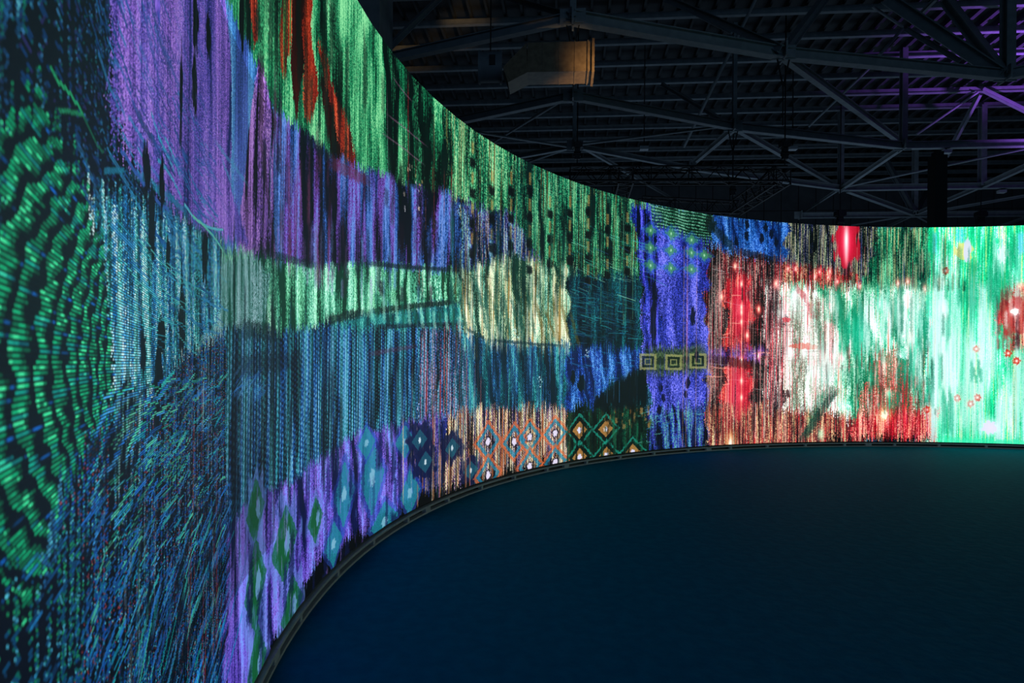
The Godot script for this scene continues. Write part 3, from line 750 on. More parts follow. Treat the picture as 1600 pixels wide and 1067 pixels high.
	for p in [[13.178, 1.196, 0.06, 0.1], [12.549, 1.115, 0.05, 0.07], [12.612, 0.946, 0.05, 0.07], [13.135, 1.012, 0.05, 0.07], [13.379, 1.654, 0.05, 0.1], [13.283, 2.318, 0.06, 0.18], [12.354, 2.222, 0.08, 0.4], [12.524, 0.758, 0.06, 0.08]]:
		var q := Vector2(p[0], p[1])
		dab(1, q.x, q.y, p[2], p[3], Color("060a24"), 0.92)
	for x in [13.073, 13.147, 13.370]:
		var q := Vector2(x, 0.0)
		stroke(q.x, 3.5, q.x, 0.05, 0.014, Color("e0a890"), 0.75, 0.6)
	dab(0, 13.153, 2.041, 0.03, 1.2, Color("c04050"), 0.5)
	threads(60, 12.2, 13.5, 0.1, 3.6, 0.3, 1.0, 0.012, "2a34a0 3a4ac0 6a70d8", 0.5)
	scatter(30, 12.0, 13.5, 0.2, 0.7, 0.1, 0.08, 0.3, 0.014, "2a80b0 5ab0a0 102060", 0.7)
	# cobalt patch with holes, white threads running the whole height
	for p in [[14.497, 4.018], [14.485, 3.812], [14.258, 3.681], [14.905, 3.993], [15.031, 3.875], [14.823, 3.792], [15.129, 3.743]]:
		var q := Vector2(p[0], p[1])
		dab(1, q.x, q.y, 0.05, 0.09, Color("040c20"), 0.95)
	dab(1, 13.676, 3.941, 0.12, 0.16, Color("0a1a18"), 0.8)
	stroke(13.588, 3.987, 14.260, 3.522, 0.12, Color("04100f"), 0.8, 0.2)
	stroke(14.260, 3.522, 15.271, 3.402, 0.08, Color("0a0a12"), 0.8, 0.3)
	threads(70, 13.6, 15.4, 0.1, 4.0, 0.5, 2.2, 0.012, "e0d0c0 c8a890 f0e8e0 d08078", 0.7, 0.55)
	threads(40, 13.6, 15.4, 0.1, 3.4, 0.4, 1.2, 0.02, "20080c 0a0a0e 401018", 0.7, 0.2)
	scatter(60, 13.6, 15.4, 1.0, 3.4, 0.0, 0.1, 0.5, 0.010, "d8b0a8 c8c8c8 602030 a04048", 0.6)
	# the red column and its hot points
	dab(1, 14.357, 2.531, 0.18, 0.50, Color("c8102c"), 0.5)
	dab(1, 14.316, 1.056, 0.24, 0.5, Color("c00e28"), 0.45)
	dab(0, 14.342, 2.530, 0.30, 0.85, Color("e01030"), 0.5)
	dab(0, 14.287, 1.056, 0.34, 0.7, Color("d81430"), 0.7)
	for x in [14.166, 14.395]:
		var q := Vector2(x, 0.0)
		stroke(q.x, 3.1, q.x, 0.1, 0.02, Color("ff6a58"), 0.85, 0.4)
		stroke(q.x, 3.1, q.x, 0.1, 0.008, Color("ffe0c8"), 0.9, 0.5)
	for p in [[14.381, 2.941], [14.385, 2.532], [14.386, 2.441], [14.388, 2.271], [14.399, 1.226], [14.403, 0.930], [14.234, 3.249], [13.938, 2.692], [14.767, 2.513], [14.762, 1.674], [15.137, 2.989], [14.518, 2.036], [14.395, 1.589]]:
		var q := Vector2(p[0], p[1])
		dab(0, q.x, q.y, 0.10, 0.14, Color("ff4038"), 0.9)
		dab(0, q.x, q.y, 0.035, 0.07, Color("fff0c0"), 1.0)
	for p in [[14.140, 2.725, 14.411, 2.738], [14.140, 2.725, 14.148, 1.959], [14.145, 2.240, 14.388, 2.248], [13.946, 2.021, 14.147, 2.071], [13.955, 1.159, 14.157, 1.181], [13.955, 1.159, 13.967, 0.162], [13.619, 1.304, 14.026, 1.305], [13.705, 1.471, 14.139, 1.451], [14.593, 1.706, 15.095, 1.725]]:
		stroke(p[0], p[1], p[2], p[3], 0.016, Color("ffb098"), 0.8, 0.3)
	dab(0, 14.168, 0.177, 0.16, 0.24, Color("ff9a30"), 1.0)
	dab(0, 14.169, 0.132, 0.08, 0.16, Color("fff8e0"), 1.0)
	stroke(13.586, 1.613, 14.848, 1.491, 0.10, Color("200408"), 0.7, 0.3)
	threads(60, 13.6, 17.0, 0.05, 0.8, 0.2, 0.7, 0.02, "f0e0b8 c83038 2a1416 e8c8a0 700c18", 0.7, 0.4)
	# white cloth shot with red, leaning shadows
	threads(60, 14.9, 16.6, 0.7, 2.9, 0.2, 0.9, 0.014, "c02838 f0f0f0 8a5a60 ffffff e08080", 0.6, 0.5)
	for p in [[15.465, 1.730], [15.748, 1.757], [15.911, 1.405], [15.280, 2.449], [15.562, 2.808]]:
		var q := Vector2(p[0], p[1])
		dab(0, q.x, q.y, 0.12, 0.2, Color("ffffff"), 0.9)
	for p in [[15.547, 2.959, 15.819, 2.699], [15.819, 2.699, 15.955, 2.349]]:
		stroke(p[0], p[1], p[2], p[3], 0.10, Color("b02030"), 0.7, 0.3)
	dab(1, 15.364, 2.334, 0.10, 0.05, Color("c82838"), 0.8)
	dab(1, 15.733, 1.862, 0.30, 0.06, Color("c84838"), 0.6)
	dab(1, 15.418, 0.994, 0.05, 0.08, Color("2a1014"), 0.8)
	dab(0, 16.199, 1.644, 0.5, 0.6, Color("e0fff0"), 0.55)
	dab(0, 15.592, 2.575, 0.3, 0.4, Color("d0fff0"), 0.4)
	for p in [[15.898, 2.701, 16.199, 1.644], [16.448, 2.715, 16.775, 1.888], [16.903, 1.651, 17.219, 1.057], [16.333, 1.171, 15.711, 0.113], [16.704, 2.720, 16.907, 1.174], [17.508, 2.732, 17.697, 1.658], [16.139, 1.052, 15.841, 0.405], [17.812, 2.137, 18.012, 0.706], [18.007, 1.303, 18.175, 0.588], [17.111, 2.011, 17.398, 1.536]]:
		stroke(p[0], p[1], p[2], p[3], 0.10, Color("0a6a4a"), 0.55, 0.8)
	stroke(16.437, 1.112, 15.684, 0.090, 0.12, Color("04302a"), 0.9, 0.5)
	threads(90, 15.6, 18.3, 0.7, 3.1, 0.3, 1.0, 0.018, "0e7a54 c8f8e0 e8e8b8 ffffff 8ad8b0 c8b080", 0.55, 0.4)
	scatter(20, 15.2, 16.6, 1.2, 1.8, 0.12, 0.2, 0.7, 0.012, "6a6060 a09090", 0.6)
	dab(0, 16.569, 0.745, 0.22, 0.24, Color("3affb8"), 0.9)
	dab(0, 16.107, 0.249, 0.08, 0.16, Color("5affc0"), 0.8)
	# the dark top with its red flare
	threads(60, 15.4, 18.2, 3.0, 4.1, 0.3, 1.1, 0.016, "c8c0a0 d8d0c0 2a4a98 98b090 02040a 02040a a04048", 0.8, 0.5)
	dab(1, 16.592, 3.788, 0.26, 0.46, Color("a80820"), 0.9)
	dab(0, 16.591, 3.812, 0.22, 0.55, Color("f01030"), 0.9)
	dab(0, 16.591, 3.847, 0.07, 0.42, Color("fff0e8"), 1.0)
	dab(0, 16.594, 3.550, 0.05, 0.28, Color("ff8078"), 0.9)
	for p in [[16.865, 2.997], [16.419, 3.070], [16.052, 3.237], [16.236, 3.148], [16.261, 3.255], [15.395, 3.269], [15.558, 3.276], [15.960, 3.151], [17.602, 3.056], [17.780, 3.093], [18.109, 2.963], [18.348, 3.095]]:
		var q := Vector2(p[0], p[1])
		dab(0, q.x, q.y, 0.09, 0.13, Color("e82830"), 0.85)
		dab(0, q.x, q.y, 0.03, 0.05, Color("ffd8c8"), 0.9)
	# the bright turquoise end
	threads(80, 18.2, 20.4, 0.1, 4.1, 0.8, 3.0, 0.05, "d0ecec c0e0e8 8af0d0 d8f0e0", 0.6, 0.1)
	threads(60, 18.2, 20.4, 0.1, 4.1, 0.6, 2.0, 0.014, "d8d890 e8e8c0 c8a868 0a8a5c 04704c", 0.7, 0.5)
	threads(12, 18.9, 20.4, 1.2, 3.6, 0.5, 1.4, 0.12, "0a8a60 069a68", 0.6, 0.1)
	threads(18, 18.2, 20.4, 0.1, 4.1, 1.0, 3.0, 0.09, "c8e4f0 b8f4e4 d0f0f4", 0.65, 0.1)
	dab(0, 18.769, 3.663, 0.20, 0.24, Color("e0e060"), 0.9)
	dab(1, 18.769, 3.651, 0.16, 0.17, Color("d8d878"), 0.8)
	dab(1, 18.834, 3.686, 0.07, 0.24, Color("ccd4ec"), 0.9)
	dab(0, 18.409, 2.582, 0.16, 0.22, Color("d0d0ff"), 0.9)
	dab(0, 17.266, 2.658, 0.14, 0.18, Color("d8e0ff"), 0.8)
	dab(0, 18.433, 2.463, 0.08, 0.10, Color("e8e080"), 0.7)
	dab(0, 19.258, 0.395, 0.20, 0.24, Color("e8e4ff"), 1.0)
	dab(1, 19.237, 0.395, 0.13, 0.12, Color("d8d4f4"), 0.9)
	dab(0, 17.369, 0.604, 0.16, 0.2, Color("ffd060"), 0.9)
	dab(1, 17.369, 0.604, 0.07, 0.08, Color("fff4d0"), 1.0)
	dab(0, 17.439, 0.999, 0.08, 0.12, Color("d8ffd0"), 0.9)
	for p in [[18.680, 0.929], [18.912, 0.826], [19.030, 0.946], [18.460, 3.297], [18.151, 0.707], [19.664, 1.626], [19.530, 1.766], [19.001, 1.846]]:
		var q := Vector2(p[0], p[1])
		dab(0, q.x, q.y, 0.10, 0.11, Color("f02818"), 0.8)
		dab(1, q.x, q.y, 0.06, 0.07, Color("c02818"), 0.9)
		dab(0, q.x, q.y, 0.035, 0.04, Color("fff0e8"), 1.0)
	dab(0, 19.627, 2.529, 0.32, 0.5, Color("e01420"), 0.9)
	dab(1, 19.628, 2.435, 0.26, 0.34, Color("a81018"), 0.5)
	threads(40, 19.3, 19.9, 1.9, 3.0, 0.2, 0.6, 0.03, "c01820 601018 e0d0c8 1a0a10 0a8a60", 0.7, 0.5)
	dab(0, 19.627, 2.529, 0.10, 0.11, Color("ffffff"), 1.0)
	dab(1, 19.627, 2.529, 0.07, 0.06, Color("fff8f4"), 1.0)
	dab(0, 19.715, 2.996, 0.10, 0.1, Color("ff3028"), 0.9)
	dab(1, 19.433, 3.578, 0.09, 0.16, Color("e0ece8"), 0.8)
	stroke(19.717, 4.015, 19.721, 3.547, 0.06, Color("60c8ff"), 0.7)
	stroke(18.261, 4.049, 18.265, 3.572, 0.05, Color("60d8ff"), 0.7)
	stroke(18.710, 4.103, 18.712, 3.806, 0.10, Color("40d0e8"), 0.7)
	stroke(18.236, 0.112, 20.194, 0.088, 0.10, Color("38e0a8"), 0.9)
	threads(30, 16.8, 18.3, 0.1, 0.9, 0.2, 0.7, 0.02, "ffd8b8 e8c890 b01028 ff5050 a02060", 0.75, 0.4)
	dab(0, 17.588, 0.462, 0.7, 0.3, Color("d01020"), 0.4)
	dab(0, 17.569, 2.613, 0.55, 0.55, Color("c8f4e0"), 0.5)
	dab(0, 18.041, 2.736, 0.4, 0.4, Color("d0f8e8"), 0.45)
	dab(0, 18.507, 1.665, 0.5, 0.8, Color("b8f4dc"), 0.45)
	dab(0, 19.057, 1.669, 0.35, 0.9, Color("b8f0e0"), 0.4)
	threads(40, 15.6, 18.4, 1.6, 3.05, 0.3, 0.9, 0.03, "ffffff e8fff4 d8fff0", 0.6, 0.4)
	threads(26, 17.0, 18.4, 0.8, 2.2, 0.2, 0.7, 0.02, "ffffff c03838 e8c8b0 0a6a4a", 0.6, 0.5)
	for p in [[18.329, 4.049, 18.362, 0.114], [18.601, 3.808, 18.632, 0.119], [19.121, 2.971, 19.139, 0.723], [19.367, 4.028, 19.374, 3.085], [18.474, 2.975, 18.496, 0.236], [18.889, 2.380, 18.907, 0.126], [19.481, 1.436, 19.490, 0.261], [16.953, 2.963, 16.965, 1.652], [17.385, 2.970, 17.395, 1.895], [17.686, 2.913, 17.695, 1.897], [17.946, 2.975, 17.963, 0.944]]:
		for k in 6:
			stroke(p[0] + (k - 2.5) * 0.035, p[1] - 0.2 * (k % 3), p[2] + (k - 2.5) * 0.035, p[3] + 0.15 * (k % 2), 0.03, Color("e0f8f4") if k % 2 else Color("c0eee8"), 0.6, 0.25)
	for p in [[18.761, 3.211, 18.767, 2.558], [19.276, 3.559, 19.284, 2.555], [18.511, 1.189, 18.520, 0.117], [19.564, 4.021, 19.570, 3.199], [16.829, 2.842, 16.840, 1.651], [16.576, 2.718, 16.561, 1.648], [17.814, 1.839, 17.821, 1.062], [19.003, 1.669, 19.006, 1.195]]:
		for k in 5:
			stroke(p[0] + (k - 2.0) * 0.04, p[1] - 0.15 * (k % 3), p[2] + (k - 2.0) * 0.04, p[3] + 0.12 * (k % 2), 0.035, Color("06845c") if k % 2 else Color("0a9a70"), 0.6, 0.2)
	dab(0, 16.225, 1.644, 0.3, 0.45, Color("d8fff8"), 0.6)
	dab(0, 16.319, 2.653, 0.2, 0.4, Color("f4fff4"), 0.6)
	dab(0, 15.482, 2.688, 0.16, 0.3, Color("a0f0e0"), 0.6)
	threads(50, 14.9, 16.4, 1.6, 3.4, 0.3, 1.2, 0.014, "d82838 f8e8e0 b04048 28181c", 0.6, 0.4)
	threads(120, 15.2, 18.4, 0.3, 4.0, 0.4, 1.4, 0.012, "f0f0e0 d8e8c8 2a6a50 c8a080 0a3a2c", 0.5, 0.5)
	threads(34, 13.65, 15.4, 0.3, 3.7, 0.8, 2.8, 0.010, "f4ece4 f0d8c8 e8a898", 0.9, 0.25)
	threads(26, 13.65, 15.3, 0.1, 3.4, 0.3, 1.0, 0.02, "080608 14080c 04060a", 0.85, 0.1)
	# the turquoise spreads leftwards over the white cloth
	dab(0, 16.898, 2.128, 0.45, 0.6, Color("10b884"), 0.45)
	dab(0, 17.578, 1.657, 0.6, 0.6, Color("18c890"), 0.4)
	dab(0, 18.044, 2.378, 0.5, 0.7, Color("20d8a0"), 0.4)
	dab(0, 16.202, 1.289, 0.35, 0.3, Color("60f0d8"), 0.5)
	threads(90, 16.4, 18.6, 0.8, 3.3, 0.2, 0.9, 0.03, "0a8c62 0cb080 30d8a4 086048", 0.6, 0.4)
	threads(40, 17.9, 18.9, 3.0, 4.1, 0.3, 1.0, 0.03, "064a38 0a7a58 03241c c8b890", 0.6, 0.4)
	threads(60, 15.3, 16.6, 0.8, 3.0, 0.1, 0.5, 0.02, "f4fff8 e0f8ec 2a1a18 c0d8c8 5a2a2c", 0.7, 0.4)
	threads(50, 16.6, 18.3, 0.7, 2.0, 0.2, 0.7, 0.02, "f0fff8 c02838 0a3a2c d8f0e0 6a1a20", 0.7, 0.4)


func paint_sheets() -> void:
	lay_out_zones()
	for sh in sheets:
		var rows: Array = []
		rows.resize(sh.h)
		rows_done.append(rows)
	for n in sheets.size():
		var count: int = sheets[n].h
		var base: int = n << 12
		var task := WorkerThreadPool.add_group_task(func(i: int) -> void: weave_row(base | i), count)
		WorkerThreadPool.wait_for_group_task_completion(task)
	for n in sheets.size():
		var all := PackedByteArray()
		for row in rows_done[n]:
			all.append_array(row)
		sheets[n].img = Image.create_from_data(sheets[n].w, sheets[n].h, false, Image.FORMAT_RGB8, all)
	draw_over()
	for sh in sheets:
		var im: Image = sh.img
		if sh.dots > 1:                                   # near the camera each LED is a dot with a dark surround
			im = as_dots(im, sh.dots)
		var m := StandardMaterial3D.new()
		m.resource_name = "led_screen_face"
		m.albedo_color = Color(0.01, 0.01, 0.012)
		m.roughness = 0.6
		m.emission_enabled = true
		m.emission = Color.WHITE
		m.emission_energy_multiplier = 2.1 if sh.dots > 1 else 1.25 if sh.s0 > 14.0 else 1.08
		m.emission_operator = BaseMaterial3D.EMISSION_OP_MULTIPLY
		m.emission_texture = ImageTexture.create_from_image(im)
		m.texture_repeat = false
		sh.material = m


func as_dots(im: Image, n: int) -> Image:
	var w := im.get_width()
	var src := im.get_data()
	var out := PackedByteArray()
	var gain := PackedFloat32Array()
	for i in n * n:
		var d := Vector2((i % n + 0.5) / n - 0.5, (i / n + 0.5) / n - 0.5).length()
		gain.append(1.0 - smoothstep(0.26, 0.5, d) * 0.96)
	for y in im.get_height():
		for k in n:
			var row := PackedByteArray()
			row.resize(w * n * 3)
			var at := 0
			for x in w:
				var p := (y * w + x) * 3
				var r := minf(src[p], 255.0)
				var g := minf(src[p + 1], 255.0)
				var b := minf(src[p + 2], 255.0)
				for j in n:
					var f := gain[k * n + j]
					row[at] = int(r * f)
					row[at + 1] = int(g * f)
					row[at + 2] = int(b * f)
					at += 3
			out.append_array(row)
	return Image.create_from_data(w * n, im.get_height() * n, false, Image.FORMAT_RGB8, out)


# one cabinet of the wall: a shallow box whose face shows its share of a sheet
func led_panel(s0: float, s1: float, h0: float, h1: float, u0: float, u1: float, v0: float, v1: float, face: Material, parent: Node3D) -> void:
	var a := on_ring(s0, h1)
	var b := on_ring(s1, h1)
	var c := on_ring(s1, h0)
	var d := on_ring(s0, h0)
	var n := (a - b).cross(Vector3.UP).normalized()
	if n.dot(Vector3(RING_X, 0, RING_Z) - Vector3(a.x, 0, a.z)) < 0.0:
		n = -n
	var st := begin()
	for p in [[a, u0, v0], [b, u1, v0], [c, u1, v1], [a, u0, v0], [c, u1, v1], [d, u0, v1]]:
		st.set_normal(n)
		st.set_uv(Vector2(p[1], p[2]))
		st.add_vertex(p[0])
	var mesh := st.commit()
	var back := begin()
	var k := -n * 0.08
	quad(back, b + k, a + k, d + k, c + k)
	quad(back, a + k, b + k, b, a)
	quad(back, d, c, c + k, d + k)
	quad(back, a + k, a, d, d + k)
	quad(back, b, b + k, c + k, c)
	mesh = back.commit(mesh)
	mesh.surface_set_material(0, face)
	mesh.surface_set_material(1, black_metal)
	var o := MeshInstance3D.new()
	o.name = "led_panel"
	o.mesh = mesh
	parent.add_child(o, true)


func video_wall() -> void:
	var low := LED_LOW
	var far_left := sheet(-1.5, 1.5, low, low + 4.0, 384, 512, 1)
	var near := sheet(0.0, 1.5, low + 0.5, low + 2.0, 384, 384, 5)
	var left_dots := sheet(1.5, 3.5, low + 0.5, low + 2.5, 512, 512, 4)
	var left := sheet(1.5, 3.5, low, low + 4.0, 512, 1024, 1)
	var middle := sheet(3.5, 8.5, low, low + 4.0, 1280, 1024, 1)
	var far := sheet(8.5, 14.5, low, low + 4.0, 1200, 800, 1)
	var right := sheet(14.5, 20.5, low, low + 4.0, 1200, 800, 1)
	paint_sheets()
	for q in [[0.0, 1.5, far_left], [1.5, 3.5, left], [3.5, 6.0, middle], [6.0, 8.5, middle], [8.5, 11.5, far], [11.5, 14.5, far], [14.5, 17.5, right], [17.5, 20.5, right]]:
		wall_glow(q[0], q[1], sheets[q[2]], q[0], q[1])
	wall_glow(20.5, 23.5, sheets[right], 14.5, 17.5)
	wall_glow(23.5, 26.5, sheets[right], 17.5, 20.5)
	wall_glow(26.5, 29.5, sheets[right], 14.5, 17.5)
	var wall := thing("video_wall_screen", "huge curved LED video wall showing torn woven cloth in green, purple, blue and red", "video wall")
	for i in range(-3, 63):
		var s0 := i * 0.5
		var s1 := s0 + 0.5
		var again := 6.0 if s0 >= 20.5 else 0.0           # out of the frame the last stretch repeats
		if s0 >= 26.5:
			again = 12.0
		var t0 := s0 - again
		var t1 := s1 - again
		var rows := 8 if s0 < 3.5 else 1
		for j in rows:
			var h0 := low + 4.0 * j / rows
			var h1 := low + 4.0 * (j + 1) / rows
			var n := right
			if s0 < 1.5:
				n = near if s0 >= 0.0 and j >= 1 and j < 4 else far_left
			elif s0 < 3.5:
				n = left_dots if j >= 1 and j < 5 else left
			elif s0 < 8.5:
				n = middle
			elif s0 < 14.5:
				n = far
			var sh: Dictionary = sheets[n]
			var ws: float = sh.s1 - sh.s0
			var wh: float = sh.h1 - sh.h0
			led_panel(s0, s1, h0, h1, (t0 - sh.s0) / ws, (t1 - sh.s0) / ws, (sh.h1 - h1) / wh, (sh.h1 - h0) / wh, sh.material, wall)


# the light that a stretch of the wall throws into the ring: an area light of its size and mean colour before its face
func wall_glow(s0: float, s1: float, sh: Dictionary, t0: float, t1: float) -> void:
	var im: Image = sh.img
	var sum := Vector3.ZERO
	var n := 0
	var x0 := int((minf(t0, t1) - sh.s0) / (sh.s1 - sh.s0) * sh.w)
	var x1 := int((maxf(t0, t1) - sh.s0) / (sh.s1 - sh.s0) * sh.w)
	for y in range(4, sh.h, 12):
		for x in range(maxi(x0, 0), mini(x1, sh.w), 9):
			var c := im.get_pixel(x, y).srgb_to_linear()
			sum += Vector3(c.r, c.g, c.b)
			n += 1
	sum /= maxf(n, 1)
	var top := maxf(sum.x, maxf(sum.y, sum.z))
	var at := on_ring((s0 + s1) / 2.0, LED_LOW + 2.0, RING_R - 0.08)
	var tint := Color(sum.x / top, sum.y / top, sum.z / top).linear_to_srgb()
	area_light("wall_glow", at, Vector2(s1 - s0, 3.9), tint, 0.5 * top * (s1 - s0) * 3.9 / PI, Vector3(RING_X, at.y, RING_Z) - at)


# ---------------------------------------------------------------- the ground beam, the floor

func arc_bar(s0: float, s1: float, r0: float, r1: float, h0: float, h1: float, st: SurfaceTool) -> void:
	var n := int(ceil((s1 - s0) / 0.17))
	for i in n:
		var a := lerpf(s0, s1, float(i) / n)
		var b := lerpf(s0, s1, float(i + 1) / n)
		quad(st, on_ring(a, h1, r0), on_ring(b, h1, r0), on_ring(b, h0, r0), on_ring(a, h0, r0))
		quad(st, on_ring(b, h1, r1), on_ring(a, h1, r1), on_ring(a, h0, r1), on_ring(b, h0, r1))
		quad(st, on_ring(a, h1, r1), on_ring(b, h1, r1), on_ring(b, h1, r0), on_ring(a, h1, r0))
		quad(st, on_ring(a, h0, r0), on_ring(b, h0, r0), on_ring(b, h0, r1), on_ring(a, h0, r1))
	quad(st, on_ring(s0, h1, r1), on_ring(s0, h1, r0), on_ring(s0, h0, r0), on_ring(s0, h0, r1))
	quad(st, on_ring(s1, h1, r0), on_ring(s1, h1, r1), on_ring(s1, h0, r1), on_ring(s1, h0, r0))


func ground_beam() -> void:
	var t := thing("ground_beam", "low grey metal ladder beam curving along the foot of the video wall", "base frame")
	var face := RING_R + 0.03
	for k in range(-1, 9):
		var s0 := 0.11 + k * 3.39
		var s1 := s0 + 3.385
		for q in [["top_rail", 0.064, 0.082], ["bottom_rail", 0.012, 0.028]]:
			var st := begin()
			arc_bar(s0, s1, face - 0.05, face, q[1], q[2], st)
			piece(q[0], st, rail_paint, t)
		for p in [[0.02, 0.035], [0.5, 0.022], [1.31, 0.022], [2.12, 0.022], [2.92, 0.022], [3.365, 0.035]]:
			var st2 := begin()
			arc_bar(s0 + p[0] - p[1], s0 + p[0] + p[1], face - 0.046, face - 0.004, 0.028, 0.064, st2)
			piece("post", st2, rail_paint, t)
		var web := begin()
		arc_bar(s0, s1, face + 0.01, face + 0.03, 0.012, 0.098, web)
		piece("backing_plate", web, black_metal, t)


func floor_covering() -> void:
	var m := grained("blue_carpet", "02536a", "046078", 0.62, 1.6, 1.2)
	m.metallic_specular = 0.04
	var st := begin()
	var c := Vector3(RING_X, 0.012, RING_Z)
	var r := RING_R + 0.02
	for i in 180:
		var a0 := TAU * i / 180
		var a1 := TAU * (i + 1) / 180
		var p := c + Vector3(cos(a0), 0, sin(a0)) * r
		var q := c + Vector3(cos(a1), 0, sin(a1)) * r
		for v in [c, p, q]:
			st.set_normal(Vector3.UP)
			st.set_uv(Vector2.ZERO)
			st.add_vertex(v)
		quad(st, q, p, p - Vector3(0, 0.012, 0), q - Vector3(0, 0.012, 0))
	var o := piece("carpet", st, m)
	o.set_meta("label", "dark blue carpet filling the round floor inside the video wall")
	o.set_meta("category", "carpet")


# ---------------------------------------------------------------- the hall

func slab(called: String, at: Vector3, half: Vector3, m: Material, label: String) -> MeshInstance3D:
	var st := begin()
	block(st, hall_turn * at, half, hall_turn)
	var o := piece(called, st, m)
	o.set_meta("kind", "structure")
	o.set_meta("label", label)
	return o


func hall() -> void:
	var dark := grained("dark_wall_paint", "2a2d30", "34373a", 0.8, 0.3, 0.0)
	slab("floor", Vector3(7, -0.1, -9), Vector3(35, 0.1, 29), grained("grey_concrete", "3a3c3e", "4c4e50", 0.7, 0.4, 0.0), "grey concrete hall floor outside the ring")
	slab("wall_left", Vector3(-28.2, 6, -9), Vector3(0.2, 6.1, 29), dark, "dark side wall of the hall on the left")
	slab("wall_right", Vector3(42.2, 6, -9), Vector3(0.2, 6.1, 29), dark, "dark side wall of the hall on the right")
	slab("wall_front", Vector3(7, 6, 20.2), Vector3(35, 6.1, 0.2), dark, "dark hall wall behind the photographer")
	var back := slab("wall_back", Vector3(7, 6, -38.4), Vector3(35, 6.1, 0.2), dark, "far end wall of the hall clad in grey square panels")
	var clad := grained("grey_wall_cladding", "44484c", "54585c", 0.7, 0.3, 0.0)
	var panel := begin()
	block(panel, Vector3.ZERO, Vector3(0.44, 0.72, 0.03))
	var pm := panel.commit()
	pm.surface_set_material(0, clad)
	for i in 34:
		for j in 4:
			shared("cladding_panel", pm, Transform3D(hall_turn, hall_turn * Vector3(-1.0 + i * 0.92, 6.4 + j * 1.48, -38.17)), back)
	# roof: decking, its ribs, and the purlins below
	var deck := grained("roof_decking", "24292d", "30363a", 0.7, 0.5, 0.0)
	var roof := slab("ceiling", Vector3(7, 12.0, -9), Vector3(35.4, 0.15, 29.5), deck, "dark steel roof deck with ribs and purlins above the hall")
	var rib := begin()
	block(rib, Vector3.ZERO, Vector3(0.035, 0.1, 13.0))
	var rm := rib.commit()
	rm.surface_set_material(0, deck)
	for i in 74:
		shared("deck_rib", rm, Transform3D(hall_turn, hall_turn * Vector3(-6.0 + i * 0.5, 11.76, -25.5)), roof)
	var pur := begin()
	block(pur, Vector3(0, 0.09, 0), Vector3(30, 0.09, 0.02))
	block(pur, Vector3(0, 0.0, 0), Vector3(30, 0.012, 0.07))
	var um := pur.commit()
	um.surface_set_material(0, steel)
	for k in 21:
		shared("purlin", um, Transform3D(hall_turn, hall_turn * Vector3(7, 1.4558 + 10.0, -(15.1 + 1.5 * k))), roof)
	# a pillar standing behind the wall at the left
	var col := thing("pillar", "thick dark square pillar rising behind the tall left part of the video wall", "pillar", Vector3(-3.2, 0, -14.2), "structure")
	var shaft := begin()
	block(shaft, Vector3(0, 5.9, 0), Vector3(0.5, 5.9, 0.5), hall_turn)
	piece("shaft", shaft, steel, col)
	var foot := begin()
	block(foot, Vector3(0, 0.15, 0), Vector3(0.62, 0.15, 0.62), hall_turn)
	piece("plinth", foot, black_metal, col)


# ---------------------------------------------------------------- steel frame of the roof

func beam_shapes() -> void:      # one metre long along z, one metre deep; scaled for each member
	var st := begin()
	block(st, Vector3(0, 0.45, 0), Vector3(0.42, 0.05, 0.5))
	block(st, Vector3(0, -0.45, 0), Vector3(0.42, 0.05, 0.5))
	block(st, Vector3(0, 0, 0), Vector3(0.06, 0.4, 0.5))
	beam_mesh = st.commit()
	beam_mesh.surface_set_material(0, steel)
	var p := begin()
	rod(p, Vector3(0, 0, -0.5), Vector3(0, 0, 0.5), 0.5, 12)
	pipe_mesh = p.commit()
	pipe_mesh.surface_set_material(0, steel)


func member(called: String, a: Vector3, b: Vector3, deep: float, parent: Node3D) -> void:
	var along := (b - a).normalized()
	var turn := Basis.looking_at(along, Vector3.UP if absf(along.y) < 0.95 else Vector3.FORWARD)
	turn = turn * Basis.from_scale(Vector3(deep, deep, a.distance_to(b)))
	var mesh: Mesh = pipe_mesh if called == "tie_rod" or (called == "diagonal_brace" and deep < 0.1) else beam_mesh
	shared(called, mesh, Transform3D(turn, (a + b) / 2.0), parent)


func gusset(at: Vector3, parent: Node3D) -> void:
	var st := begin()
	block(st, at + Vector3(0, 0.02, 0), Vector3(0.26, 0.16, 0.02), hall_turn)
	block(st, at + Vector3(0, 0.02, 0), Vector3(0.02, 0.16, 0.26), hall_turn)
	piece("gusset_plate", st, steel, parent)


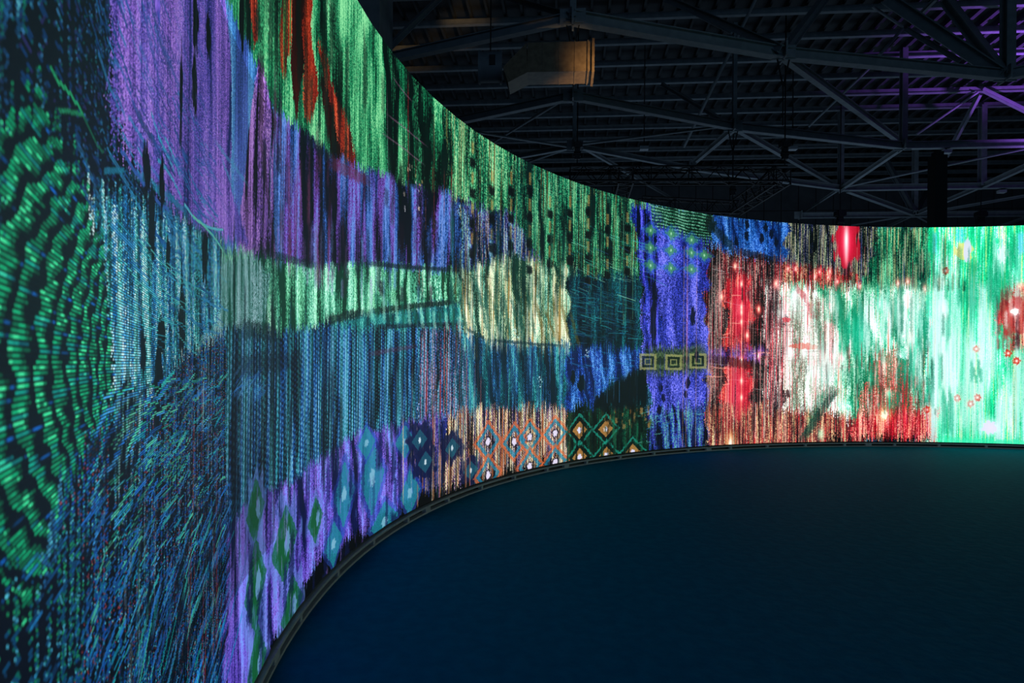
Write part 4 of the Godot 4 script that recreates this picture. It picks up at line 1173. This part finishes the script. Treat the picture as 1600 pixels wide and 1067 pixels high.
func roof_frame() -> void:
	beam_shapes()
	var t := thing("roof_frame", "dark grey steel roof trusses of chords, posts and diagonal braces under the deck", "roof truss", Vector3.ZERO, "structure")
	member("bottom_chord", Vector3(-3.65, 8.46, -15.76), Vector3(1.16, 8.46, -13.54), 0.20, t)
	member("bottom_chord", Vector3(1.16, 8.46, -13.54), Vector3(5.98, 8.46, -15.00), 0.25, t)
	member("bottom_chord", Vector3(5.98, 8.46, -15.00), Vector3(11.65, 8.46, -16.01), 0.24, t)
	member("bottom_chord", Vector3(11.65, 8.46, -16.01), Vector3(12.87, 8.46, -15.12), 0.24, t)
	member("bottom_chord", Vector3(-3.12, 8.46, -20.18), Vector3(1.52, 8.46, -17.45), 0.20, t)
	member("bottom_chord", Vector3(1.52, 8.46, -17.45), Vector3(6.36, 8.46, -19.57), 0.20, t)
	member("bottom_chord", Vector3(6.36, 8.46, -19.57), Vector3(12.18, 8.46, -21.12), 0.22, t)
	member("bottom_chord", Vector3(12.18, 8.46, -21.12), Vector3(17.57, 8.46, -20.62), 0.22, t)
	member("bottom_chord", Vector3(-0.05, 8.46, -22.63), Vector3(1.94, 8.46, -21.40), 0.16, t)
	member("bottom_chord", Vector3(1.94, 8.46, -21.40), Vector3(6.14, 8.46, -23.62), 0.16, t)
	member("bottom_chord", Vector3(6.14, 8.46, -23.62), Vector3(12.73, 8.46, -26.12), 0.20, t)
	member("bottom_chord", Vector3(12.73, 8.46, -26.12), Vector3(21.56, 8.46, -25.29), 0.22, t)
	member("bottom_chord", Vector3(13.15, 8.46, -30.90), Vector3(25.51, 8.46, -29.90), 0.24, t)
	member("post", Vector3(1.16, 8.46, -13.54), Vector3(1.16, 11.50, -13.54), 0.15, t)
	member("post", Vector3(6.41, 8.46, -19.62), Vector3(6.41, 11.50, -19.62), 0.13, t)
	member("post", Vector3(12.20, 8.46, -21.12), Vector3(12.20, 11.50, -21.12), 0.20, t)
	member("post", Vector3(11.71, 8.46, -16.01), Vector3(11.71, 11.50, -16.01), 0.26, t)
	member("post", Vector3(12.68, 8.46, -26.13), Vector3(12.68, 11.50, -26.13), 0.20, t)
	member("post", Vector3(18.06, 8.46, -30.32), Vector3(18.06, 11.50, -30.32), 0.22, t)
	member("post", Vector3(17.79, 8.46, -25.59), Vector3(17.79, 11.50, -25.59), 0.24, t)
	member("post", Vector3(1.92, 8.46, -21.40), Vector3(1.92, 11.50, -21.40), 0.14, t)
	member("diagonal_brace", Vector3(-2.81, 8.46, -14.92), Vector3(-1.95, 11.26, -17.89), 0.13, t)
	member("diagonal_brace", Vector3(-0.25, 11.26, -17.93), Vector3(1.09, 8.46, -13.46), 0.12, t)
	member("diagonal_brace", Vector3(4.01, 11.26, -17.92), Vector3(5.83, 8.46, -14.76), 0.17, t)
	member("diagonal_brace", Vector3(5.05, 11.26, -18.76), Vector3(5.57, 10.06, -17.33), 0.07, t)
	member("diagonal_brace", Vector3(6.38, 11.26, -17.79), Vector3(5.40, 8.46, -21.43), 0.09, t)
	member("diagonal_brace", Vector3(5.08, 11.26, -23.31), Vector3(6.30, 8.46, -19.52), 0.12, t)
	member("diagonal_brace", Vector3(5.98, 8.46, -15.00), Vector3(8.19, 11.26, -17.76), 0.20, t)
	member("diagonal_brace", Vector3(6.03, 8.46, -15.12), Vector3(13.98, 9.66, -24.33), 0.18, t)
	member("diagonal_brace", Vector3(9.84, 11.26, -17.83), Vector3(11.48, 8.46, -15.94), 0.30, t)
	member("diagonal_brace", Vector3(11.35, 11.26, -17.81), Vector3(11.54, 8.46, -15.94), 0.24, t)
	member("diagonal_brace", Vector3(11.10, 11.26, -19.29), Vector3(9.64, 11.26, -18.21), 0.08, t)
	member("diagonal_brace", Vector3(11.16, 11.26, -19.40), Vector3(9.76, 9.86, -18.03), 0.09, t)
	member("diagonal_brace", Vector3(11.19, 11.26, -18.65), Vector3(11.12, 11.26, -17.81), 0.10, t)
	member("diagonal_brace", Vector3(11.29, 11.26, -19.43), Vector3(12.14, 9.86, -18.36), 0.14, t)
	member("diagonal_brace", Vector3(6.43, 8.46, -19.67), Vector3(7.47, 10.06, -29.40), 0.17, t)
	member("diagonal_brace", Vector3(6.48, 8.46, -19.67), Vector3(16.12, 10.36, -33.22), 0.17, t)
	member("diagonal_brace", Vector3(2.14, 8.46, -21.39), Vector3(9.00, 10.66, -37.28), 0.12, t)
	member("diagonal_brace", Vector3(2.07, 8.46, -21.27), Vector3(5.97, 8.46, -19.58), 0.08, t)
	member("diagonal_brace", Vector3(1.85, 8.46, -21.52), Vector3(0.10, 10.46, -30.40), 0.09, t)
	member("diagonal_brace", Vector3(1.79, 8.46, -21.52), Vector3(-1.21, 8.46, -20.19), 0.08, t)
	member("diagonal_brace", Vector3(1.18, 8.46, -17.88), Vector3(-1.00, 10.66, -28.05), 0.08, t)
	member("diagonal_brace", Vector3(12.25, 8.46, -21.24), Vector3(12.73, 8.46, -26.03), 0.15, t)
	member("diagonal_brace", Vector3(13.11, 8.46, -26.40), Vector3(18.00, 8.46, -30.32), 0.20, t)
	member("diagonal_brace", Vector3(12.69, 8.46, -26.32), Vector3(16.90, 10.46, -40.59), 0.10, t)
	member("diagonal_brace", Vector3(17.50, 11.26, -31.68), Vector3(17.88, 8.46, -30.07), 0.22, t)
	member("diagonal_brace", Vector3(21.41, 10.86, -34.69), Vector3(17.97, 8.46, -30.07), 0.20, t)
	member("diagonal_brace", Vector3(18.10, 8.46, -30.19), Vector3(17.81, 8.46, -25.77), 0.15, t)
	member("diagonal_brace", Vector3(17.88, 8.46, -25.86), Vector3(17.39, 8.46, -21.36), 0.18, t)
	member("diagonal_brace", Vector3(18.53, 8.46, -34.02), Vector3(18.11, 8.46, -30.44), 0.12, t)
	member("diagonal_brace", Vector3(16.49, 8.46, -32.87), Vector3(18.12, 8.46, -30.57), 0.09, t)
	member("diagonal_brace", Vector3(18.25, 8.46, -30.44), Vector3(21.21, 8.46, -26.03), 0.10, t)
	member("diagonal_brace", Vector3(23.79, 8.46, -33.47), Vector3(23.18, 8.46, -28.44), 0.12, t)
	member("diagonal_brace", Vector3(18.27, 8.46, -30.56), Vector3(22.03, 8.46, -34.19), 0.14, t)
	member("diagonal_brace", Vector3(16.36, 11.26, -23.78), Vector3(14.74, 10.06, -24.66), 0.09, t)
	member("diagonal_brace", Vector3(16.56, 11.26, -24.00), Vector3(16.25, 9.46, -25.33), 0.14, t)
	member("diagonal_brace", Vector3(16.37, 11.26, -23.56), Vector3(19.09, 9.86, -23.45), 0.14, t)
	member("diagonal_brace", Vector3(11.56, 11.26, -21.88), Vector3(10.23, 9.86, -23.42), 0.08, t)
	member("diagonal_brace", Vector3(11.63, 8.46, -15.94), Vector3(16.48, 11.26, -20.27), 0.14, t)
	member("tie_rod", Vector3(12.73, 8.46, -26.03), Vector3(17.09, 8.46, -20.06), 0.07, t)
	for at in [Vector3(-3.65, 8.46, -15.76), Vector3(1.16, 8.46, -13.54), Vector3(5.98, 8.46, -15.00), Vector3(11.65, 8.46, -16.01), Vector3(12.87, 8.46, -15.12), Vector3(-3.12, 8.46, -20.18), Vector3(1.52, 8.46, -17.45), Vector3(6.36, 8.46, -19.57), Vector3(12.18, 8.46, -21.12), Vector3(17.57, 8.46, -20.62), Vector3(-0.05, 8.46, -22.63), Vector3(1.94, 8.46, -21.40), Vector3(6.14, 8.46, -23.62), Vector3(12.73, 8.46, -26.12), Vector3(21.56, 8.46, -25.29), Vector3(13.15, 8.46, -30.90), Vector3(25.51, 8.46, -29.90)]:
		gusset(at, t)


# ---------------------------------------------------------------- things that hang from the roof

func cable(a: Vector3, b: Vector3, parent: Node3D, r := 0.012) -> void:
	var st := begin()
	rod(st, a, b, r, 6)
	piece("cable", st, black_metal, parent)


func truss_beam(a: Vector3, b: Vector3, wide: float, deep: float, parent: Node3D) -> void:
	var along := (b - a).normalized()
	var across := along.cross(Vector3.UP).normalized() * wide * 0.5
	var up := Vector3.UP * deep * 0.5
	var st := begin()
	for k in [across + up, -across + up, across - up, -across - up]:
		rod(st, a + k, b + k, 0.03, 8)
	var o := piece("truss_beam", st, black_metal, parent)
	var lace := begin()
	var n := int(a.distance_to(b) / (deep * 0.9))
	for i in n:
		var p := a.lerp(b, float(i) / n)
		var q := a.lerp(b, float(i + 1) / n)
		var s := 1.0 if i % 2 else -1.0
		rod(lace, p + across + up * s, q + across - up * s, 0.016, 6)
		rod(lace, p - across + up * s, q - across - up * s, 0.016, 6)
		rod(lace, p + across * s + up, q - across * s + up, 0.016, 6)
		rod(lace, p + across * s - up, q - across * s - up, 0.016, 6)
		if i % 3 == 0:
			rod(lace, p + across + up, p + across - up, 0.016, 6)
			rod(lace, p - across + up, p - across - up, 0.016, 6)
	piece("lattice_brace", lace, black_metal, o)


func hoist(at: Vector3, roof_y: float, label: String, big: float) -> void:      # at: where its chain meets the load
	var t := thing("chain_hoist", label, "chain hoist", at, "", "chain hoists over the video wall")
	var st := begin()
	block(st, Vector3(0, 0.62, 0) * big, Vector3(0.12, 0.26, 0.11) * big)
	rod(st, Vector3(-0.16, 0.62, 0) * big, Vector3(0.16, 0.62, 0) * big, 0.13 * big, 12)
	piece("motor_body", st, black_metal, t)
	var cl := begin()
	block(cl, Vector3(0, 1.02, 0) * big, Vector3(0.24, 0.1, 0.16) * big)
	block(cl, Vector3(0, 1.02, 0) * big, Vector3(0.16, 0.14, 0.2) * big)
	piece("beam_clamp", cl, black_metal, t)
	var hk := begin()
	rod(hk, Vector3(0, 0, 0), Vector3(0, 0.4, 0) * big, 0.025 * big, 6)
	rod(hk, Vector3(0, 0.86, 0) * big, Vector3(0, roof_y - at.y, 0), 0.02, 6)
	piece("chain", hk, black_metal, t)


func roof_things() -> void:
	# air duct with an angled end, lit warmly on its right half
	var tin := grained("galvanised_sheet", "6a5c48", "8a7a62", 0.42, 1.2, 0.4, 0.35)
	var d := thing("air_duct", "short tan sheet-metal air duct with a slanted end hanging under the roof beams", "air duct", Vector3(0.25, 7.2, -13.5))
	var turn := Basis(Vector3.UP, deg_to_rad(-4.0))
	for i in 4:
		var st := begin()
		block(st, turn * Vector3(0.17 + 0.31 * i, 0.3, 0), Vector3(0.152, 0.29, 0.3), turn)
		block(st, turn * Vector3(0.325 + 0.31 * i, 0.3, 0), Vector3(0.008, 0.298, 0.308), turn)
		piece("duct_section", st, tin, d)
	var fl := begin()
	block(fl, turn * Vector3(1.3, 0.3, 0), Vector3(0.025, 0.33, 0.34), turn)
	block(fl, turn * Vector3(1.2, 0.3, 0), Vector3(0.012, 0.31, 0.32), turn)
	piece("duct_flange", fl, tin, d)
	var el := begin()
	for z in [[-0.3, 1], [0.3, -1]]:
		var v := [turn * Vector3(0.0, 0.59, z[0]), turn * Vector3(-0.46, 0.12, z[0]), turn * Vector3(-0.36, -0.18, z[0]), turn * Vector3(0.02, 0.01, z[0])]
		if z[1] > 0:
			quad(el, v[0], v[1], v[2], v[3])
		else:
			quad(el, v[3], v[2], v[1], v[0])
	var e := func(x: float, y: float, z: float) -> Vector3: return turn * Vector3(x, y, z)
	quad(el, e.call(-0.46, 0.12, -0.3), e.call(0.0, 0.59, -0.3), e.call(0.0, 0.59, 0.3), e.call(-0.46, 0.12, 0.3))
	quad(el, e.call(-0.46, 0.12, -0.3), e.call(-0.46, 0.12, 0.3), e.call(-0.36, -0.18, 0.3), e.call(-0.36, -0.18, -0.3))
	quad(el, e.call(-0.36, -0.18, 0.3), e.call(0.02, 0.01, 0.3), e.call(0.02, 0.01, -0.3), e.call(-0.36, -0.18, -0.3))
	piece("duct_elbow", el, tin, d)
	cable(Vector3(0.9, 0.6, -0.05), Vector3(0.78, 1.17, -0.07), d)
	cable(Vector3(0.93, 0.6, -0.05), Vector3(1.05, 1.17, -0.09), d)
	# a round fan housing behind the duct
	var fan := thing("fan_housing", "dark round fan housing hanging just left of the tan air duct", "fan", Vector3(-0.5, 7.6, -13.9))
	var dim := grained("dull_zinc", "6c7478", "7c8488", 0.6, 0.8, 0.0, 0.0)
	var f := begin()
	rod(f, Vector3(-0.22, 0, 0), Vector3(0.22, 0, 0.03), 0.3, 24)
	piece("fan_drum", f, dim, fan)
	for x in [-0.22, 0.22]:
		var fr := begin()
		rod(fr, Vector3(x - 0.02, 0, 0), Vector3(x + 0.02, 0, 0), 0.33, 24)
		piece("fan_rim", fr, dim, fan)
	var jb := begin()
	block(jb, Vector3(0.05, 0.02, 0.31), Vector3(0.06, 0.1, 0.03))
	piece("junction_box", jb, black_metal, fan)
	cable(Vector3(0, 0.3, 0), Vector3(0, 4.25, 0), fan, 0.015)
	var frame := thing("lighting_truss", "black rectangular lattice truss frame hanging over the far part of the video wall", "lighting truss")
	truss_beam(Vector3(1.65, 7.06, -19.76), Vector3(7.87, 7.06, -19.57), 0.42, 0.42, frame)
	truss_beam(Vector3(7.89, 7.06, -19.70), Vector3(7.80, 7.06, -23.71), 0.42, 0.42, frame)
	truss_beam(Vector3(4.36, 7.06, -23.18), Vector3(7.84, 7.06, -23.71), 0.42, 0.42, frame)
	truss_beam(Vector3(3.29, 7.06, -19.71), Vector3(3.60, 7.06, -23.12), 0.42, 0.42, frame)
	hoist(Vector3(1.86, 7.30, -19.76), 11.84, "black chain hoist above the left end of the hanging lattice truss", 0.62)
	hoist(Vector3(7.87, 7.30, -19.57), 11.84, "black chain hoist above the right corner of the hanging lattice truss", 0.62)
	hoist(Vector3(7.72, 7.30, -23.72), 11.84, "black chain hoist at the rear corner of the hanging lattice truss", 0.62)
	hoist(Vector3(12.56, 6.59, -25.90), 11.84, "black chain hoist just above the red flare on the video wall", 0.80)
	hoist(Vector3(18.04, 6.64, -26.00), 11.84, "black chain hoist above the turquoise end, right of the black column", 0.80)
	var post := thing("black_column", "tall slim black column standing behind the bright turquoise end of the wall", "column", Vector3(10.69, 0, -17.00))
	var cs := begin()
	block(cs, Vector3(0, 3.42, 0), Vector3(0.155, 3.42, 0.155))
	piece("shaft", cs, black_metal, post)
	var cb := begin()
	block(cb, Vector3(0, 0.02, 0), Vector3(0.4, 0.02, 0.4))
	piece("base_plate", cb, black_metal, post)
	var cc := begin()
	block(cc, Vector3(0, 6.89, 0), Vector3(0.1, 0.05, 0.1))
	piece("cap", cc, black_metal, post)
	var lamp_grey := paint("dull_aluminium", "a0a4a8", 0.5, 0.2)
	floodlight(Vector3(4.05, 8.26, -20.97), 3.58, "small grey floodlight, unlit, under the brace above the lattice truss", lamp_grey)
	floodlight(Vector3(8.62, 8.26, -20.85), 3.58, "small grey floodlight, unlit, just right of the truss corner hoist", lamp_grey)
	floodlight(Vector3(13.47, 8.24, -21.00), 0.14, "small pale floodlight on the purple-edged chord at the right", lamp_grey)
	floodlight(Vector3(18.55, 8.24, -25.61), 0.14, "small pale floodlight on the lower grey chord, right of the black column", lamp_grey)
	bridle(Vector3(5.98, 8.46, -15.00), "V-shaped black rigging cable under the roof node right of centre")
	bridle(Vector3(6.36, 8.46, -19.57), "V-shaped black rigging cable under the middle roof node")


func floodlight(at: Vector3, up: float, label: String, m: Material) -> void:
	var t := thing("floodlight", label, "floodlight", at)
	var st := begin()
	block(st, Vector3.ZERO, Vector3(0.13, 0.05, 0.1), hall_turn)
	piece("lamp_body", st, m, t)
	var br := begin()
	block(br, Vector3(0, up * 0.5, 0), Vector3(0.015, up * 0.5, 0.015), hall_turn)
	piece("bracket", br, black_metal, t)


func bridle(at: Vector3, label: String) -> void:
	var t := thing("rigging_cable", label, "cable", at, "", "V-shaped rigging cables under the roof nodes")
	cable(Vector3(-0.16, 0, 0), Vector3(0, -0.75, 0), t, 0.018)
	cable(Vector3(0.16, 0, 0), Vector3(0, -0.75, 0), t, 0.018)
	cable(Vector3(0, -0.7, 0), Vector3(0, -1.6, 0), t, 0.014)
